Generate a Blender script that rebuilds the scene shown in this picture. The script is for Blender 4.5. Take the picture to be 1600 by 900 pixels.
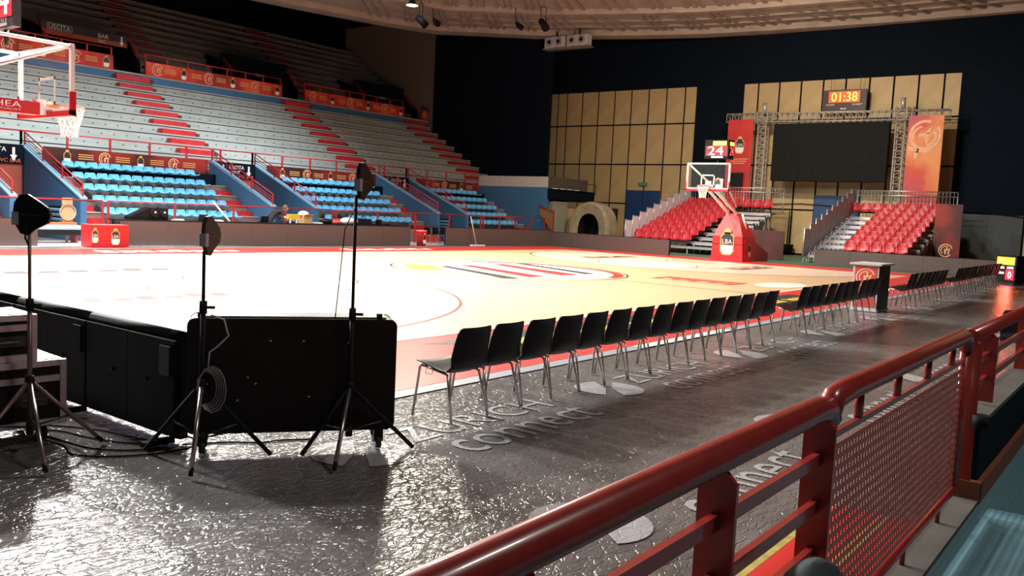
import bpy, bmesh, math, random
from mathutils import Vector, Matrix
random.seed(7)
R = math.radians
scene = bpy.context.scene
C = scene.collection
for o in list(bpy.data.objects): bpy.data.objects.remove(o)

# ---------------------------------------------------------------- camera
CAM = Vector((-19.559, -14.953, 1.664))
yaw, pitch, roll, FPX = R(37.168), R(-5.082), R(2.734), 1345.5
fw = Vector((math.cos(yaw)*math.cos(pitch), math.sin(yaw)*math.cos(pitch), math.sin(pitch)))
rt = Vector((math.sin(yaw), -math.cos(yaw), 0)); up = rt.cross(fw)
r2 = math.cos(roll)*rt + math.sin(roll)*up; u2 = -math.sin(roll)*rt + math.cos(roll)*up
cd = bpy.data.cameras.new('camera'); cam = bpy.data.objects.new('camera', cd); C.objects.link(cam)
cd.sensor_width = 36; cd.lens = FPX/1600*36; cd.clip_start = .05; cd.clip_end = 200
M3 = Matrix((r2, u2, -fw)).transposed()
cam.matrix_world = Matrix.Translation(CAM) @ M3.to_4x4()
scene.camera = cam

# ---------------------------------------------------------------- world, exposure, large lights
w = bpy.data.worlds.new('hall_world'); scene.world = w; w.use_nodes = True
w.node_tree.nodes['Background'].inputs[0].default_value = (.055, .06, .075, 1)
w.node_tree.nodes['Background'].inputs[1].default_value = .30
vs = scene.view_settings
vs.view_transform = 'Standard'; vs.look = 'None'; vs.exposure = 0.0; vs.gamma = 1; vs.use_curve_mapping = False

FLOODS = [  # x, y, z, watts, aim point, colour, spread : inferred arena floodlights, with added tier and camera-side lamps
    (-14.5, 8.5, 11.2, 4200, (-12.5, -2, 0), (1, .98, .94), 150),
    (-8.5, 10.5, 11.2, 4200, (-8, 2, 0), (1, .97, .92), 150),
    (-3.0, 11.0, 11.2, 2100, (-3, 2, 0), (1, .95, .88), 150),
    (2.2, 6.0, 11.2, 1500, (-.5, .5, 0), (1, .93, .76), 150),
    (-9.0, -1.0, 11.2, 1800, (-8.5, 2, 0), (1, .97, .93), 150),
    (-5.0, 12.0, 11.4, 430, (-4, 20.0, 3.2), (.93, 1, 1), 80),  # added lamp to brighten the middle tier
    (5.0, 12.0, 11.4, 430, (5.5, 20.0, 3.2), (.93, 1, 1), 80),  # second added lamp, farther along the same tier
    (8.0, 4.0, 11.2, 1150, (11, 2, 1), (1, .90, .76), 150),
    (14.0, -1.0, 11.2, 1300, (22, 1, 2.4), (1, .86, .66), 150),
    (-14.5, -17.5, 9.5, 215, (-14.5, -13.2, 0), (1, .93, .86), 150),  # added fill lamp on the camera side, for railing and walkway
]
def add_flood(x, y, z, watt, aim, col, spread):
    l = bpy.data.lights.new('floodlight_lamp', 'AREA'); l.energy = watt; l.color = col
    l.shape = 'RECTANGLE'; l.size = 1.5; l.size_y = .6; l.spread = R(spread)
    o = bpy.data.objects.new('floodlight_lamp', l); C.objects.link(o); o.location = (x, y, z)
    d = Vector(aim) - Vector((x, y, z)); o.rotation_euler = d.to_track_quat('-Z', 'Y').to_euler()
    return o
FLOOD_OBJ = [add_flood(*f) for f in FLOODS]

# ---------------------------------------------------------------- materials
MATS = {}
def mat(name, col, rough=.5, metal=0, var=.12, scale=6, bump=0, emit=0, stretch=None, spec=None, alpha=None, trans=0, coat=0):
    if name in MATS: return MATS[name]
    m = bpy.data.materials.new(name); m.use_nodes = True; nt = m.node_tree; b = nt.nodes['Principled BSDF']
    col = tuple(col)+(1,) if len(col) == 3 else col
    tc = nt.nodes.new('ShaderNodeTexCoord'); mp = nt.nodes.new('ShaderNodeMapping'); nz = nt.nodes.new('ShaderNodeTexNoise')
    nt.links.new(tc.outputs['Object'], mp.inputs[0]); nt.links.new(mp.outputs[0], nz.inputs['Vector'])
    if stretch: mp.inputs['Scale'].default_value = stretch
    nz.inputs['Scale'].default_value = scale; nz.inputs['Detail'].default_value = 4
    rp = nt.nodes.new('ShaderNodeValToRGB')
    rp.color_ramp.elements[0].position = .3; rp.color_ramp.elements[1].position = .7
    rp.color_ramp.elements[0].color = tuple(c*(1-var) for c in col[:3])+(1,)
    rp.color_ramp.elements[1].color = tuple(min(1, c*(1+var)) for c in col[:3])+(1,)
    nt.links.new(nz.outputs['Fac'], rp.inputs[0]); nt.links.new(rp.outputs[0], b.inputs['Base Color'])
    b.inputs['Roughness'].default_value = rough; b.inputs['Metallic'].default_value = metal
    if spec is not None: b.inputs['Specular IOR Level'].default_value = spec
    if coat: b.inputs['Coat Weight'].default_value = coat; b.inputs['Coat Roughness'].default_value = .08
    if bump:
        bp = nt.nodes.new('ShaderNodeBump'); bp.inputs['Strength'].default_value = bump; bp.inputs['Distance'].default_value = .02
        nt.links.new(nz.outputs['Fac'], bp.inputs['Height']); nt.links.new(bp.outputs[0], b.inputs['Normal'])
    if emit:
        nt.links.new(rp.outputs[0], b.inputs['Emission Color']); b.inputs['Emission Strength'].default_value = emit
    if trans: b.inputs['Transmission Weight'].default_value = trans
    if alpha is not None: b.inputs['Alpha'].default_value = alpha
    MATS[name] = m
    return m

def film_mat(name, dark, light, gloss=.19, amp=1.0):
    """wrinkled clear plastic film over a printed surface"""
    m = bpy.data.materials.new(name); m.use_nodes = True; nt = m.node_tree; b = nt.nodes['Principled BSDF']
    N = nt.nodes.new; L = nt.links.new
    tc = N('ShaderNodeTexCoord')
    n1 = N('ShaderNodeTexNoise'); n1.inputs['Scale'].default_value = .9; n1.inputs['Detail'].default_value = 3; L(tc.outputs['Object'], n1.inputs['Vector'])
    rp = N('ShaderNodeValToRGB'); rp.color_ramp.elements[0].position = .35; rp.color_ramp.elements[1].position = .68
    rp.color_ramp.elements[0].color = tuple(dark)+(1,); rp.color_ramp.elements[1].color = tuple(light)+(1,)
    L(n1.outputs['Fac'], rp.inputs[0]); L(rp.outputs[0], b.inputs['Base Color'])
    b.inputs['Roughness'].default_value = gloss; b.inputs['Specular IOR Level'].default_value = .65
    def noise(sc, det, dist, src):
        n = N('ShaderNodeTexNoise'); n.inputs['Scale'].default_value = sc; n.inputs['Detail'].default_value = det; n.inputs['Distortion'].default_value = dist; L(src, n.inputs['Vector']); return n
    mp = N('ShaderNodeMapping'); mp.inputs['Rotation'].default_value = (0, 0, R(-15)); mp.inputs['Scale'].default_value = (1, 1.9, 1); L(tc.outputs['Object'], mp.inputs[0])
    wob = noise(5.0, 2, 0, mp.outputs[0]); mixv = N('ShaderNodeVectorMath'); mixv.operation = 'MULTIPLY_ADD'; mixv.inputs[1].default_value = (.16, .16, 0); L(wob.outputs['Color'], mixv.inputs[0]); L(mp.outputs[0], mixv.inputs[2])
    def crease(sc, wdt):
        v = N('ShaderNodeTexVoronoi'); v.feature = 'DISTANCE_TO_EDGE'; v.inputs['Scale'].default_value = sc; L(mixv.outputs[0], v.inputs['Vector'])
        r_ = N('ShaderNodeMapRange'); r_.interpolation_type = 'SMOOTHSTEP'; r_.inputs[1].default_value = 0; r_.inputs[2].default_value = wdt; L(v.outputs['Distance'], r_.inputs[0]); return r_
    c1, c2 = crease(7, .09), crease(17, .16); n7, n20 = noise(6, 0, .6, mp.outputs[0]), noise(24, 1, .8, mp.outputs[0])
    def mad(x, f, y):
        q = N('ShaderNodeMath'); q.operation = 'MULTIPLY_ADD'; q.inputs[1].default_value = f; L(x, q.inputs[0])
        if y is None: q.inputs[2].default_value = 0
        else: L(y, q.inputs[2])
        return q.outputs[0]
    h = mad(c1.outputs[0], .30, None); h = mad(c2.outputs[0], .14, h); h = mad(n7.outputs['Fac'], .75, h); h = mad(n20.outputs['Fac'], .20, h)
    bp = N('ShaderNodeBump'); bp.inputs['Strength'].default_value = amp; bp.inputs['Distance'].default_value = .0095
    L(h, bp.inputs['Height']); L(bp.outputs[0], b.inputs['Normal'])
    MATS[name] = m
    return m

def banner_mat(name, c0, c1, c2, scale=.55):
    m = bpy.data.materials.new(name); m.use_nodes = True; nt = m.node_tree; b = nt.nodes['Principled BSDF']
    tc = nt.nodes.new('ShaderNodeTexCoord'); nz = nt.nodes.new('ShaderNodeTexNoise'); nz.inputs['Scale'].default_value = scale; nz.inputs['Detail'].default_value = 3
    rp = nt.nodes.new('ShaderNodeValToRGB'); e = rp.color_ramp.elements
    e[0].position = .36; e[0].color = tuple(c0)+(1,); e[1].position = .66; e[1].color = tuple(c2)+(1,)
    k = e.new(.5); k.color = tuple(c1)+(1,)
    nt.links.new(tc.outputs['Object'], nz.inputs['Vector']); nt.links.new(nz.outputs['Fac'], rp.inputs[0]); nt.links.new(rp.outputs[0], b.inputs['Base Color'])
    b.inputs['Roughness'].default_value = .55
    MATS[name] = m
    return m

WOOD = mat('court_maple', (.66, .45, .26), .38, var=.16, scale=1.6, stretch=(1, 14, 1))
PALE = mat('court_pale_paint', (.76, .58, .46), .38, var=.05, scale=1.2)
CRED = mat('court_red_paint', (.66, .035, .03), .35, var=.06, scale=1)
CWHITE = mat('court_white_paint', (.82, .80, .76), .35, var=.03)
CBLACK = mat('court_black_paint', (.03, .03, .03), .4, var=.1)
CYEL = mat('court_yellow_paint', (.80, .58, .06), .4, var=.05)
CGREY = mat('court_grey_edge', (.30, .31, .35), .4, var=.08)
FILM = film_mat('film_over_grey_floor', (.115, .110, .109), (.20, .190, .183))
FILMW = film_mat('film_over_pale_print', (.38, .38, .39), (.47, .47, .48), amp=.55)
SILVER = film_mat('silver_film_floor', (.5, .5, .52), (.7, .7, .72), gloss=.25)
GREENF = mat('green_ground', (.05, .11, .07), .6)
LED = mat('led_board_face', (.095, .070, .064), .5, var=.05, scale=20)
LEDB = mat('led_board_back', (.016, .016, .018), .6, var=.25, scale=4, spec=.2)
BLACK = mat('black_plastic', (.005, .005, .006), .42, var=.2, spec=.25)
BLACKM = mat('black_matte', (.009, .009, .010), .7, var=.2, spec=.2)
DKGREY = mat('dark_grey_metal', (.06, .06, .065), .4, metal=.6)
CHROME = mat('chrome_tube', (.52, .50, .48), .28, metal=.9, var=.04)
ALU = mat('aluminium', (.56, .57, .60), .36, metal=.8, var=.1)
STEEL = mat('galvanised_steel', (.46, .47, .50), .45, metal=.55, var=.15)
DECK = mat('dark_deck_plate', (.14, .14, .15), .6, metal=.3, var=.2)
GUARDP = mat('frosted_guard_panel', (.60, .59, .68), .45, var=.06)
REDP = mat('red_rail_paint', (.30, .028, .022), .30, var=.12, scale=12, coat=.4)
REDR = mat('red_stand_rail_paint', (.45, .03, .035), .35, var=.1)
REDS = mat('red_step_paint', (.50, .018, .025), .5, var=.15, scale=3)
REDSEAT = mat('red_seat_plastic', (.46, .016, .028), .38, var=.05)
REDPAD = mat('red_padding', (.50, .012, .016), .38, var=.06)
BLUESEAT = mat('blue_seat_plastic', (.14, .50, .86), .22, var=.06)
BLUEW = mat('blue_wall_paint', (.045, .155, .31), .6, var=.06, scale=2)
BLUEL = mat('blue_wall_capping', (.20, .42, .62), .5, var=.05)
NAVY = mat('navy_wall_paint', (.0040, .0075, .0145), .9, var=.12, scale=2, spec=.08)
DOORB = mat('blue_door_paint', (.012, .05, .17), .5, var=.08)
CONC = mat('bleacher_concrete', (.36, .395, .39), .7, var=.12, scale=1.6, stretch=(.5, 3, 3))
CONCU = mat('shaded_upper_concrete', (.15, .155, .15), .8, var=.15, scale=1.6, stretch=(.5, 3, 3))  # bleacher concrete with the upper tier's dimness put into the colour
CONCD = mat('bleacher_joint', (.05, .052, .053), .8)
TREADB = mat('stand_step_brown_grey', (.19, .165, .155), .7, var=.12)
NOSE = mat('step_nosing', (.42, .40, .38), .6, var=.1)
BEIGE = mat('beige_wall_panel', (.50, .37, .185), .6, var=.10, scale=.9)
BEIGED = mat('panel_joint_dark', (.02, .018, .016), .7)
BEIGEU = mat('upper_beige_plaster', (.17, .14, .105), .9, var=.08)
WHITEB = mat('white_band_paint', (.52, .50, .47), .6, var=.08)
CEILM = mat('ceiling_concrete', (.40, .33, .275), .85, var=.15, scale=1.2)
CEILR = mat('ceiling_rib_concrete', (.34, .28, .235), .85, var=.15, scale=2)
WHITEP = mat('white_paint', (.82, .82, .82), .35, var=.03)
GLASS = mat('backboard_glass', (.35, .4, .4), .03, var=.02, alpha=.035)
ORANGE = mat('orange_rim', (.78, .16, .03), .4, var=.05)
NET = mat('white_net', (.85, .84, .82), .7, var=.03)
TEXTW = mat('white_print', (.80, .80, .80), .5, var=.02)
TEXTG = mat('gold_print', (.75, .42, .14), .5, var=.05)
EMB = mat('emblem_print', (.80, .42, .25), .5, var=.08)
TRUSSM = mat('truss_aluminium', (.42, .39, .36), .5, metal=.2, var=.15)
SCREEN = mat('dark_screen', (.012, .0125, .012), .8, var=.08, scale=3, spec=.1)
BANR = banner_mat('stand_banner_red', (.06, .012, .012), (.42, .02, .015), (.62, .06, .03))
BANU = banner_mat('upper_banner_red', (.24, .025, .02), (.55, .03, .02), (.78, .10, .04), .6)
BAND = banner_mat('dark_banner_red', (.022, .008, .008), (.075, .010, .009), (.30, .02, .016), .5)
BANR2 = banner_mat('hanging_banner_red', (.42, .02, .03), (.55, .035, .025), (.60, .12, .06), .35)
BANR3 = banner_mat('sunset_banner', (.38, .05, .10), (.58, .06, .03), (.70, .26, .08), .45)
TAN = mat('cardboard', (.52, .34, .18), .8, var=.08)
TARP = mat('beige_tarpaulin', (.36, .30, .20), .7, var=.2, scale=2.5, bump=.6)
BROWN = mat('booth_brown', (.085, .066, .058), .6, var=.1)
RUST = mat('rust_red_wall', (.30, .06, .035), .7, var=.3, scale=.8)
TEAL = mat('teal_walkway', (.085, .185, .225), .75, var=.12, scale=2.5, bump=.15)
CURB = mat('curb_concrete', (.075, .066, .058), .85, var=.15, scale=3)
PARAPET = mat('parapet_navy', (.004, .010, .016), .8, var=.2, spec=.1)
ORB = mat('orange_brown_base', (.20, .06, .025), .6, var=.15)
LEDY = mat('amber_led', (1, .55, .03), .5, var=.02, emit=7)
LEDR = mat('red_led', (1, .05, .05), .5, var=.02, emit=5)
LEDO = mat('orange_led', (1, .24, .03), .5, var=.02, emit=8)
LEDW = mat('pale_led', (1, .75, .65), .5, var=.02, emit=4)
LAMP = mat('lamp_glow', (1, .95, .85), .5, var=.01, emit=25)
EXITG = mat('exit_sign_green', (.08, .22, .10), .5, emit=.06)
SKIN = mat('skin', (.52, .28, .19), .5, var=.05); HAIR = mat('hair', (.16, .08, .04), .7)
TSHIRT = mat('black_tshirt', (.012, .012, .016), .8); TROUS = mat('dark_trousers', (.02, .025, .04), .8)
YSIGN = mat('yellow_sign', (.75, .56, .08), .5)
WHITEC = mat('white_cloth', (.78, .77, .76), .7, var=.04)
BENCHC = mat('bench_grey_blue', (.35, .44, .50), .5)
TURQ = mat('dark_teal_fabric', (.016, .030, .034), .75, var=.3, scale=5, bump=.4)

_nt = TEAL.node_tree; _w = _nt.nodes.new('ShaderNodeTexWave'); _w.bands_direction = 'Y'; _w.inputs['Scale'].default_value = 9; _b2 = _nt.nodes.new('ShaderNodeBump'); _b2.inputs['Distance'].default_value = .01; _b2.inputs['Strength'].default_value = .22
_tc2 = _nt.nodes.new('ShaderNodeTexCoord'); _nt.links.new(_tc2.outputs['Object'], _w.inputs['Vector']); _nt.links.new(_w.outputs['Fac'], _b2.inputs['Height']); _nt.links.new(_b2.outputs[0], _nt.nodes['Principled BSDF'].inputs['Normal'])
# ---------------------------------------------------------------- mesh helpers
class MB:
    def __init__(s): s.v = []; s.f = []; s.sm = set()
    def quad(s, a, b, c, d):
        n = len(s.v); s.v += [tuple(a), tuple(b), tuple(c), tuple(d)]; s.f.append((n, n+1, n+2, n+3)); return s
    def poly(s, pts):
        n = len(s.v); s.v += [tuple(p) for p in pts]; s.f.append(tuple(range(n, n+len(pts)))); return s
    def box(s, x0, x1, y0, y1, z0, z1):
        n = len(s.v)
        s.v += [(x0,y0,z0),(x1,y0,z0),(x1,y1,z0),(x0,y1,z0),(x0,y0,z1),(x1,y0,z1),(x1,y1,z1),(x0,y1,z1)]
        for q in ((0,3,2,1),(4,5,6,7),(0,1,5,4),(1,2,6,5),(2,3,7,6),(3,0,4,7)): s.f.append(tuple(n+i for i in q))
        return s
    def obox(s, c, ax, ay, az):
        """box about centre c with half-axis vectors"""
        c, ax, ay, az = map(Vector, (c, ax, ay, az)); n = len(s.v)
        for i, j, k in ((-1,-1,-1),(1,-1,-1),(1,1,-1),(-1,1,-1),(-1,-1,1),(1,-1,1),(1,1,1),(-1,1,1)): s.v.append(tuple(c+ax*i+ay*j+az*k))
        for q in ((0,3,2,1),(4,5,6,7),(0,1,5,4),(1,2,6,5),(2,3,7,6),(3,0,4,7)): s.f.append(tuple(n+i for i in q))
        return s
    def tube(s, pts, r, n=8, cap=True):
        pts = [Vector(p) for p in pts]; rings = []
        rr = r if isinstance(r, (list, tuple)) else [r]*len(pts)
        ref = None
        for i, p in enumerate(pts):
            d = (pts[min(i+1, len(pts)-1)] - pts[max(i-1, 0)]).normalized()
            if ref is None:
                ref = d.orthogonal().normalized()
            ref = (ref - d*ref.dot(d)); ref = ref.normalized() if ref.length > 1e-6 else d.orthogonal().normalized()
            b = d.cross(ref); ring = []
            for k in range(n):
                a = 2*math.pi*k/n; ring.append(len(s.v)); s.v.append(tuple(p + (ref*math.cos(a)+b*math.sin(a))*rr[i]))
            rings.append(ring)
        for i in range(len(rings)-1):
            for k in range(n):
                s.sm.add(len(s.f)); s.f.append((rings[i][k], rings[i][(k+1) % n], rings[i+1][(k+1) % n], rings[i+1][k]))
        if cap: s.f.append(tuple(reversed(rings[0]))); s.f.append(tuple(rings[-1]))
        return s
    def prism(s, poly, vec):
        """extrude polygon (3D pts) by vec, closed"""
        vec = Vector(vec); n = len(s.v); m = len(poly)
        s.v += [tuple(p) for p in poly]; s.v += [tuple(Vector(p)+vec) for p in poly]
        s.f.append(tuple(n+i for i in reversed(range(m)))); s.f.append(tuple(n+m+i for i in range(m)))
        for i in range(m): s.f.append((n+i, n+(i+1) % m, n+m+(i+1) % m, n+m+i))
        return s
    def grid(s, P, thick=0, close=False):
        """P[i][j] points; with thickness along the vertex normals"""
        a = len(P); b = len(P[0]); base = len(s.v)
        def nrm(i, j):
            u = Vector(P[min(i+1,a-1)][j]) - Vector(P[max(i-1,0)][j]); v = Vector(P[i][min(j+1,b-1)]) - Vector(P[i][max(j-1,0)])
            n = u.cross(v); return n.normalized() if n.length > 1e-9 else Vector((0,0,1))
        for i in range(a):
            for j in range(b): s.v.append(tuple(P[i][j]))
        for i in range(a-1):
            for j in range(b-1):
                s.sm.add(len(s.f)); s.f.append((base+i*b+j, base+(i+1)*b+j, base+(i+1)*b+j+1, base+i*b+j+1))
        if thick:
            o = len(s.v)
            for i in range(a):
                for j in range(b): s.v.append(tuple(Vector(P[i][j]) - nrm(i, j)*thick))
            for i in range(a-1):
                for j in range(b-1):
                    s.sm.add(len(s.f)); s.f.append((o+i*b+j, o+i*b+j+1, o+(i+1)*b+j+1, o+(i+1)*b+j))
            rim = [(i,0) for i in range(a)]+[(a-1,j) for j in range(1,b)]+[(i,b-1) for i in range(a-2,-1,-1)]+[(0,j) for j in range(b-2,0,-1)]
            for k in range(len(rim)):
                p, q = rim[k], rim[(k+1) % len(rim)]
                s.f.append((base+p[0]*b+p[1], base+q[0]*b+q[1], o+q[0]*b+q[1], o+p[0]*b+p[1]))
        return s
    def ball(s, c, rx, ry, rz, n=10, m=7):
        c = Vector(c); rows = []
        for i in range(m+1):
            t = math.pi*i/m
            rows.append([(c.x+rx*math.sin(t)*math.cos(2*math.pi*k/n), c.y+ry*math.sin(t)*math.sin(2*math.pi*k/n), c.z-rz*math.cos(t)) for k in range(n+1)])
        return s.grid(rows)
    def mesh(s, name, m):
        me = bpy.data.meshes.new(name); me.from_pydata(s.v, [], s.f)
        for i in s.sm: me.polygons[i].use_smooth = True
        bm = bmesh.new(); bm.from_mesh(me); bmesh.ops.recalc_face_normals(bm, faces=bm.faces); bm.to_mesh(me); bm.free()
        me.materials.append(m); return me
    def build(s, name, m, parent=None, loc=None, rz=0):
        return put(name, s.mesh(name, m), parent, loc, rz)
def put(name, me, parent=None, loc=None, rz=0):
    o = bpy.data.objects.new(name, me); C.objects.link(o)
    if parent: o.parent = parent
    if loc is not None: o.location = loc
    if rz: o.rotation_euler = (0, 0, rz)
    return o
def tag(o, label, cat, group=None, kind=None):
    o['label'] = label; o['category'] = cat
    if group: o['group'] = group
    if kind: o['kind'] = kind
    return o
def thing(name, label, cat, loc=(0,0,0), rz=0, group=None):
    o = bpy.data.objects.new(name, None); C.objects.link(o); o.location = loc; o.rotation_euler = (0,0,rz); o.empty_display_size = .1
    return tag(o, label, cat, group)
def struct(o, label=None, cat='structure'):
    o['kind'] = 'structure'
    if label: o['label'] = label
    o['category'] = cat
    return o
def sempty(name, label, cat):
    o = bpy.data.objects.new(name, None); C.objects.link(o); return struct(o, label, cat)
def dup(root, loc, rz, label, name=None):
    r = root.copy(); C.objects.link(r); r.location = loc; r.rotation_euler = (0,0,rz); r['label'] = label
    for ch in list(root.children):
        c = ch.copy(); C.objects.link(c); c.parent = r
        for g in ch.children:
            d = g.copy(); C.objects.link(d); d.parent = c
    return r
ORD = ['first','second','third','fourth','fifth','sixth','seventh','eighth','ninth','tenth','eleventh','twelfth','thirteenth','fourteenth','fifteenth','sixteenth']
_tc = {}
def text_geo(t):
    if t not in _tc:
        cu = bpy.data.curves.new('lettering', 'FONT'); cu.body = t; cu.size = 1; cu.resolution_u = 3
        ob = bpy.data.objects.new('lettering', cu); C.objects.link(ob)
        me = ob.to_mesh(); vv = [v.co.copy() for v in me.vertices]; ff = [tuple(p.vertices) for p in me.polygons]
        ob.to_mesh_clear(); bpy.data.objects.remove(ob); bpy.data.curves.remove(cu)
        x0 = min(v.x for v in vv); x1 = max(v.x for v in vv); y0 = min(v.y for v in vv); y1 = max(v.y for v in vv)
        _tc[t] = ([((v.x-x0)/(x1-x0), (v.y-y0)/(y1-y0)) for v in vv], ff)
    return _tc[t]
def text_on(mb, t, O, U, V):
    """fit text t into the parallelogram O, O+U, O+V"""
    vv, ff = text_geo(t); O, U, V = Vector(O), Vector(U), Vector(V); n = len(mb.v)
    mb.v += [tuple(O+U*a+V*b) for a, b in vv]; mb.f += [tuple(n+i for i in f) for f in ff]
def blocks_on(mb, n, O, U, V):
    """blurred print too indistinct to read: n slanted strokes inside the parallelogram"""
    O, U, V = Vector(O), Vector(U), Vector(V)
    for k in range(n):
        a = k/n; h_ = (1, .72, .9, .6)[k % 4]; wd = .72/n
        mb.quad(O+U*a, O+U*(a+wd), O+U*(a+wd+.15/n)+V*h_, O+U*(a+.15/n)+V*h_)
def disc_on(mb, O, U, V, r0, r1, a0=0, a1=360, n=28):
    O, U, V = Vector(O), Vector(U), Vector(V)
    for k in range(n):
        p, q = R(a0+(a1-a0)*k/n), R(a0+(a1-a0)*(k+1)/n)
        f = lambda r, a: O+U*(r*math.cos(a))+V*(r*math.sin(a))
        if r0 <= 0: mb.poly([O, f(r1, p), f(r1, q)])
        else: mb.quad(f(r0, p), f(r1, p), f(r1, q), f(r0, q))
def poly_on(mb, O, U, V, pts):
    O, U, V = Vector(O), Vector(U), Vector(V); mb.poly([O+U*a+V*b for a, b in pts])

def shield(O, U, V, h, parent, nrm, full=True):
    """league badge: ball on top, black plate with letters LBA, white plate below; centre O, unit right U, up V, height h"""
    O, U, V, nrm = Vector(O), Vector(U)*h, Vector(V)*h, Vector(nrm)
    g, k, wv = MB(), MB(), MB()
    poly_on(g, O+nrm*.004, U, V, [(-.27,-.36),(-.16,-.5),(.16,-.5),(.27,-.36),(.27,.20),(.12,.34),(-.12,.34),(-.27,.20)])
    disc_on(g, O+V*.36+nrm*.004, U, V, 0, .14, n=14)
    poly_on(k, O+nrm*.008, U, V, [(-.23,-.12),(.23,-.12),(.23,.17),(.10,.29),(-.10,.29),(-.23,.17)])
    poly_on(wv, O+nrm*.008, U, V, [(-.23,-.34),(-.14,-.46),(.14,-.46),(.23,-.34),(.23,-.15),(-.23,-.15)])
    if full: text_on(wv, 'LBA', O-U*.19-V*.08+nrm*.012, U*.38, V*.17)
    g.build('badge_border', TEXTG, parent); k.build('badge_plate', CBLACK, parent); wv.build('badge_white', TEXTW, parent)
def emblem(O, U, V, r, mbs):
    """round swirl emblem as flat print"""
    disc_on(mbs, O, U, V, r*.84, r, 20, 320, 20); disc_on(mbs, O, U, V, r*.55, r*.68, 60, 230, 12)
    poly_on(mbs, O, Vector(U)*r, Vector(V)*r, [(-.15,-.55),(.05,-.55),(.12,.02),(.45,.05),(.1,.62),(.08,.2),(-.2,.2)])
    poly_on(mbs, O, Vector(U)*r, Vector(V)*r, [(.25,-.6),(.5,-.5),(.62,.35),(.45,.3)])

# ---------------------------------------------------------------- floors
MATY = mat('worn_yellow_line', (.42, .33, .08), .6, var=.3, scale=14)
fl = MB(); fl.quad((-30,-14.14,-.012),(40,-14.14,-.012),(40,40,-.012),(-30,40,-.012))
FLOOR = struct(fl.build('floor', FILM), 'grey arena floor under wrinkled clear plastic film', 'floor')
s = MB(); s.quad((-12,11.05,-.004),(16,11.05,-.004),(16,13.9,-.004),(-12,13.9,-.004)); s.build('silver_film', SILVER, FLOOR)
s = MB(); s.quad((16.2,-14,-.006),(28.3,-14,-.006),(28.3,14,-.006),(16.2,14,-.006)); s.build('green_strip', GREENF, FLOOR)
s = MB(); s.quad((-30,-14.14,-.004),(-14.3,-14.14,-.004),(-14.3,-13.50,-.004),(-30,-13.50,-.004)); s.build('red_edge_strip', CRED, FLOOR)
s = MB(); s.quad((-30,-13.50,-.003),(-14.3,-13.50,-.003),(-14.3,-13.44,-.003),(-30,-13.44,-.003)); s.build('yellow_edge_line', MATY, FLOOR)
s = MB(); s.quad((-30,-13.80,-.003),(-14.3,-13.80,-.003),(-14.3,-13.75,-.003),(-30,-13.75,-.003)); s.build('yellow_edge_line', MATY, FLOOR)
# printed logos under the film
pr = MB()
def floor_logo(x, y):
    z = -.006
    disc_on(pr, (x-.08, y, z), (1,0,0), (0,1,0), 0, .31, 52, 212, 14); disc_on(pr, (x-.04, y-.05, z), (1,0,0), (0,1,0), 0, .31, 232, 392, 14)
    text_on(pr, 'ZURICH', (x+.40, y-.10, z), (1.75,0,0), (0,.34,0)); text_on(pr, 'connect', (x+.52, y-.56, z), (1.72,0,0), (0,.36,0))
for i in range(0, 9):
    floor_logo(-15.55+3.24*i, -10.72)
    floor_logo(-15.55+3.24*i, -12.55)
pr.build('printed_logo', FILMW, FLOOR)

court = sempty('floor_court', 'varnished maple basketball court with red border', 'floor')
def flat(name, m, x0, x1, y0, y1, z):
    b = MB(); b.quad((x0,y0,z),(x1,y0,z),(x1,y1,z),(x0,y1,z)); return b.build(name, m, court)
flat('grey_edge', CGREY, -16.2, 16.35, -9.72, 9.9, -.002)
flat('red_border', CRED, -16.0, 16.2, -9.53, 9.9, .0005)
flat('maple_field', WOOD, -14, 14, -7.5, 7.5, .002)
ln = MB(); rd = MB(); blk = MB(); wh = MB(); pal = MB(); yel = MB()
def hline(mb, x0, x1, y0, y1, z=.0055): mb.quad((x0,y0,z),(x1,y0,z),(x1,y1,z),(x0,y1,z))
def arc(mb, cx, cy, r, a0, a1, wd=.05, n=48, z=.0055): disc_on(mb, (cx,cy,z), (1,0,0), (0,1,0), r-wd, r, a0, a1, n)
for sx in (-1, 1):
    a = 0 if sx < 0 else 180; bx = 12.425*sx
    th = math.degrees(math.asin(6.6/6.75))
    # pale three-point zone
    pts = [(14*sx, -6.6), (bx-math.cos(R(th))*6.75*sx, -6.6)] + [(bx-math.cos(R(t))*6.75*sx, math.sin(R(t))*6.75) for t in range(-76, 77, 4)] + [(14*sx, 6.6)]
    pal.poly([(x, y, .0035) for x, y in pts])
    arc(rd if sx < 0 else blk, bx, 0, 6.75, a-th, a+th, n=60)
    hline(rd if sx < 0 else blk, min(14*sx, bx-1.4*sx), max(14*sx, bx-1.4*sx), 6.55, 6.6); hline(rd if sx < 0 else blk, min(14*sx, bx-1.4*sx), max(14*sx, bx-1.4*sx), -6.6, -6.55)
    arc(rd if sx < 0 else blk, bx, 0, 1.3, a-90, a+90, n=24)
    for yy in (-2.45, 2.4): hline(blk, min(14*sx, 8.2*sx), max(14*sx, 8.2*sx), yy, yy+.05)
    hline(blk, 8.2*sx-.025, 8.2*sx+.025, -2.45, 2.45)
    disc_on(wh, (8.2*sx, 0, .0045), (1,0,0), (0,1,0), 0, 1.8, n=36); arc(blk, 8.2*sx, 0, 1.8, 0, 360, n=40)
hline(wh, -14, 14, 7.42, 7.5); hline(wh, -14, 14, -7.5, -7.42); hline(wh, 13.92, 14, -7.5, 7.5); hline(wh, -14, -13.92, -7.5, 7.5)
hline(blk, -.025, .025, -7.4, 7.4)
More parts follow.
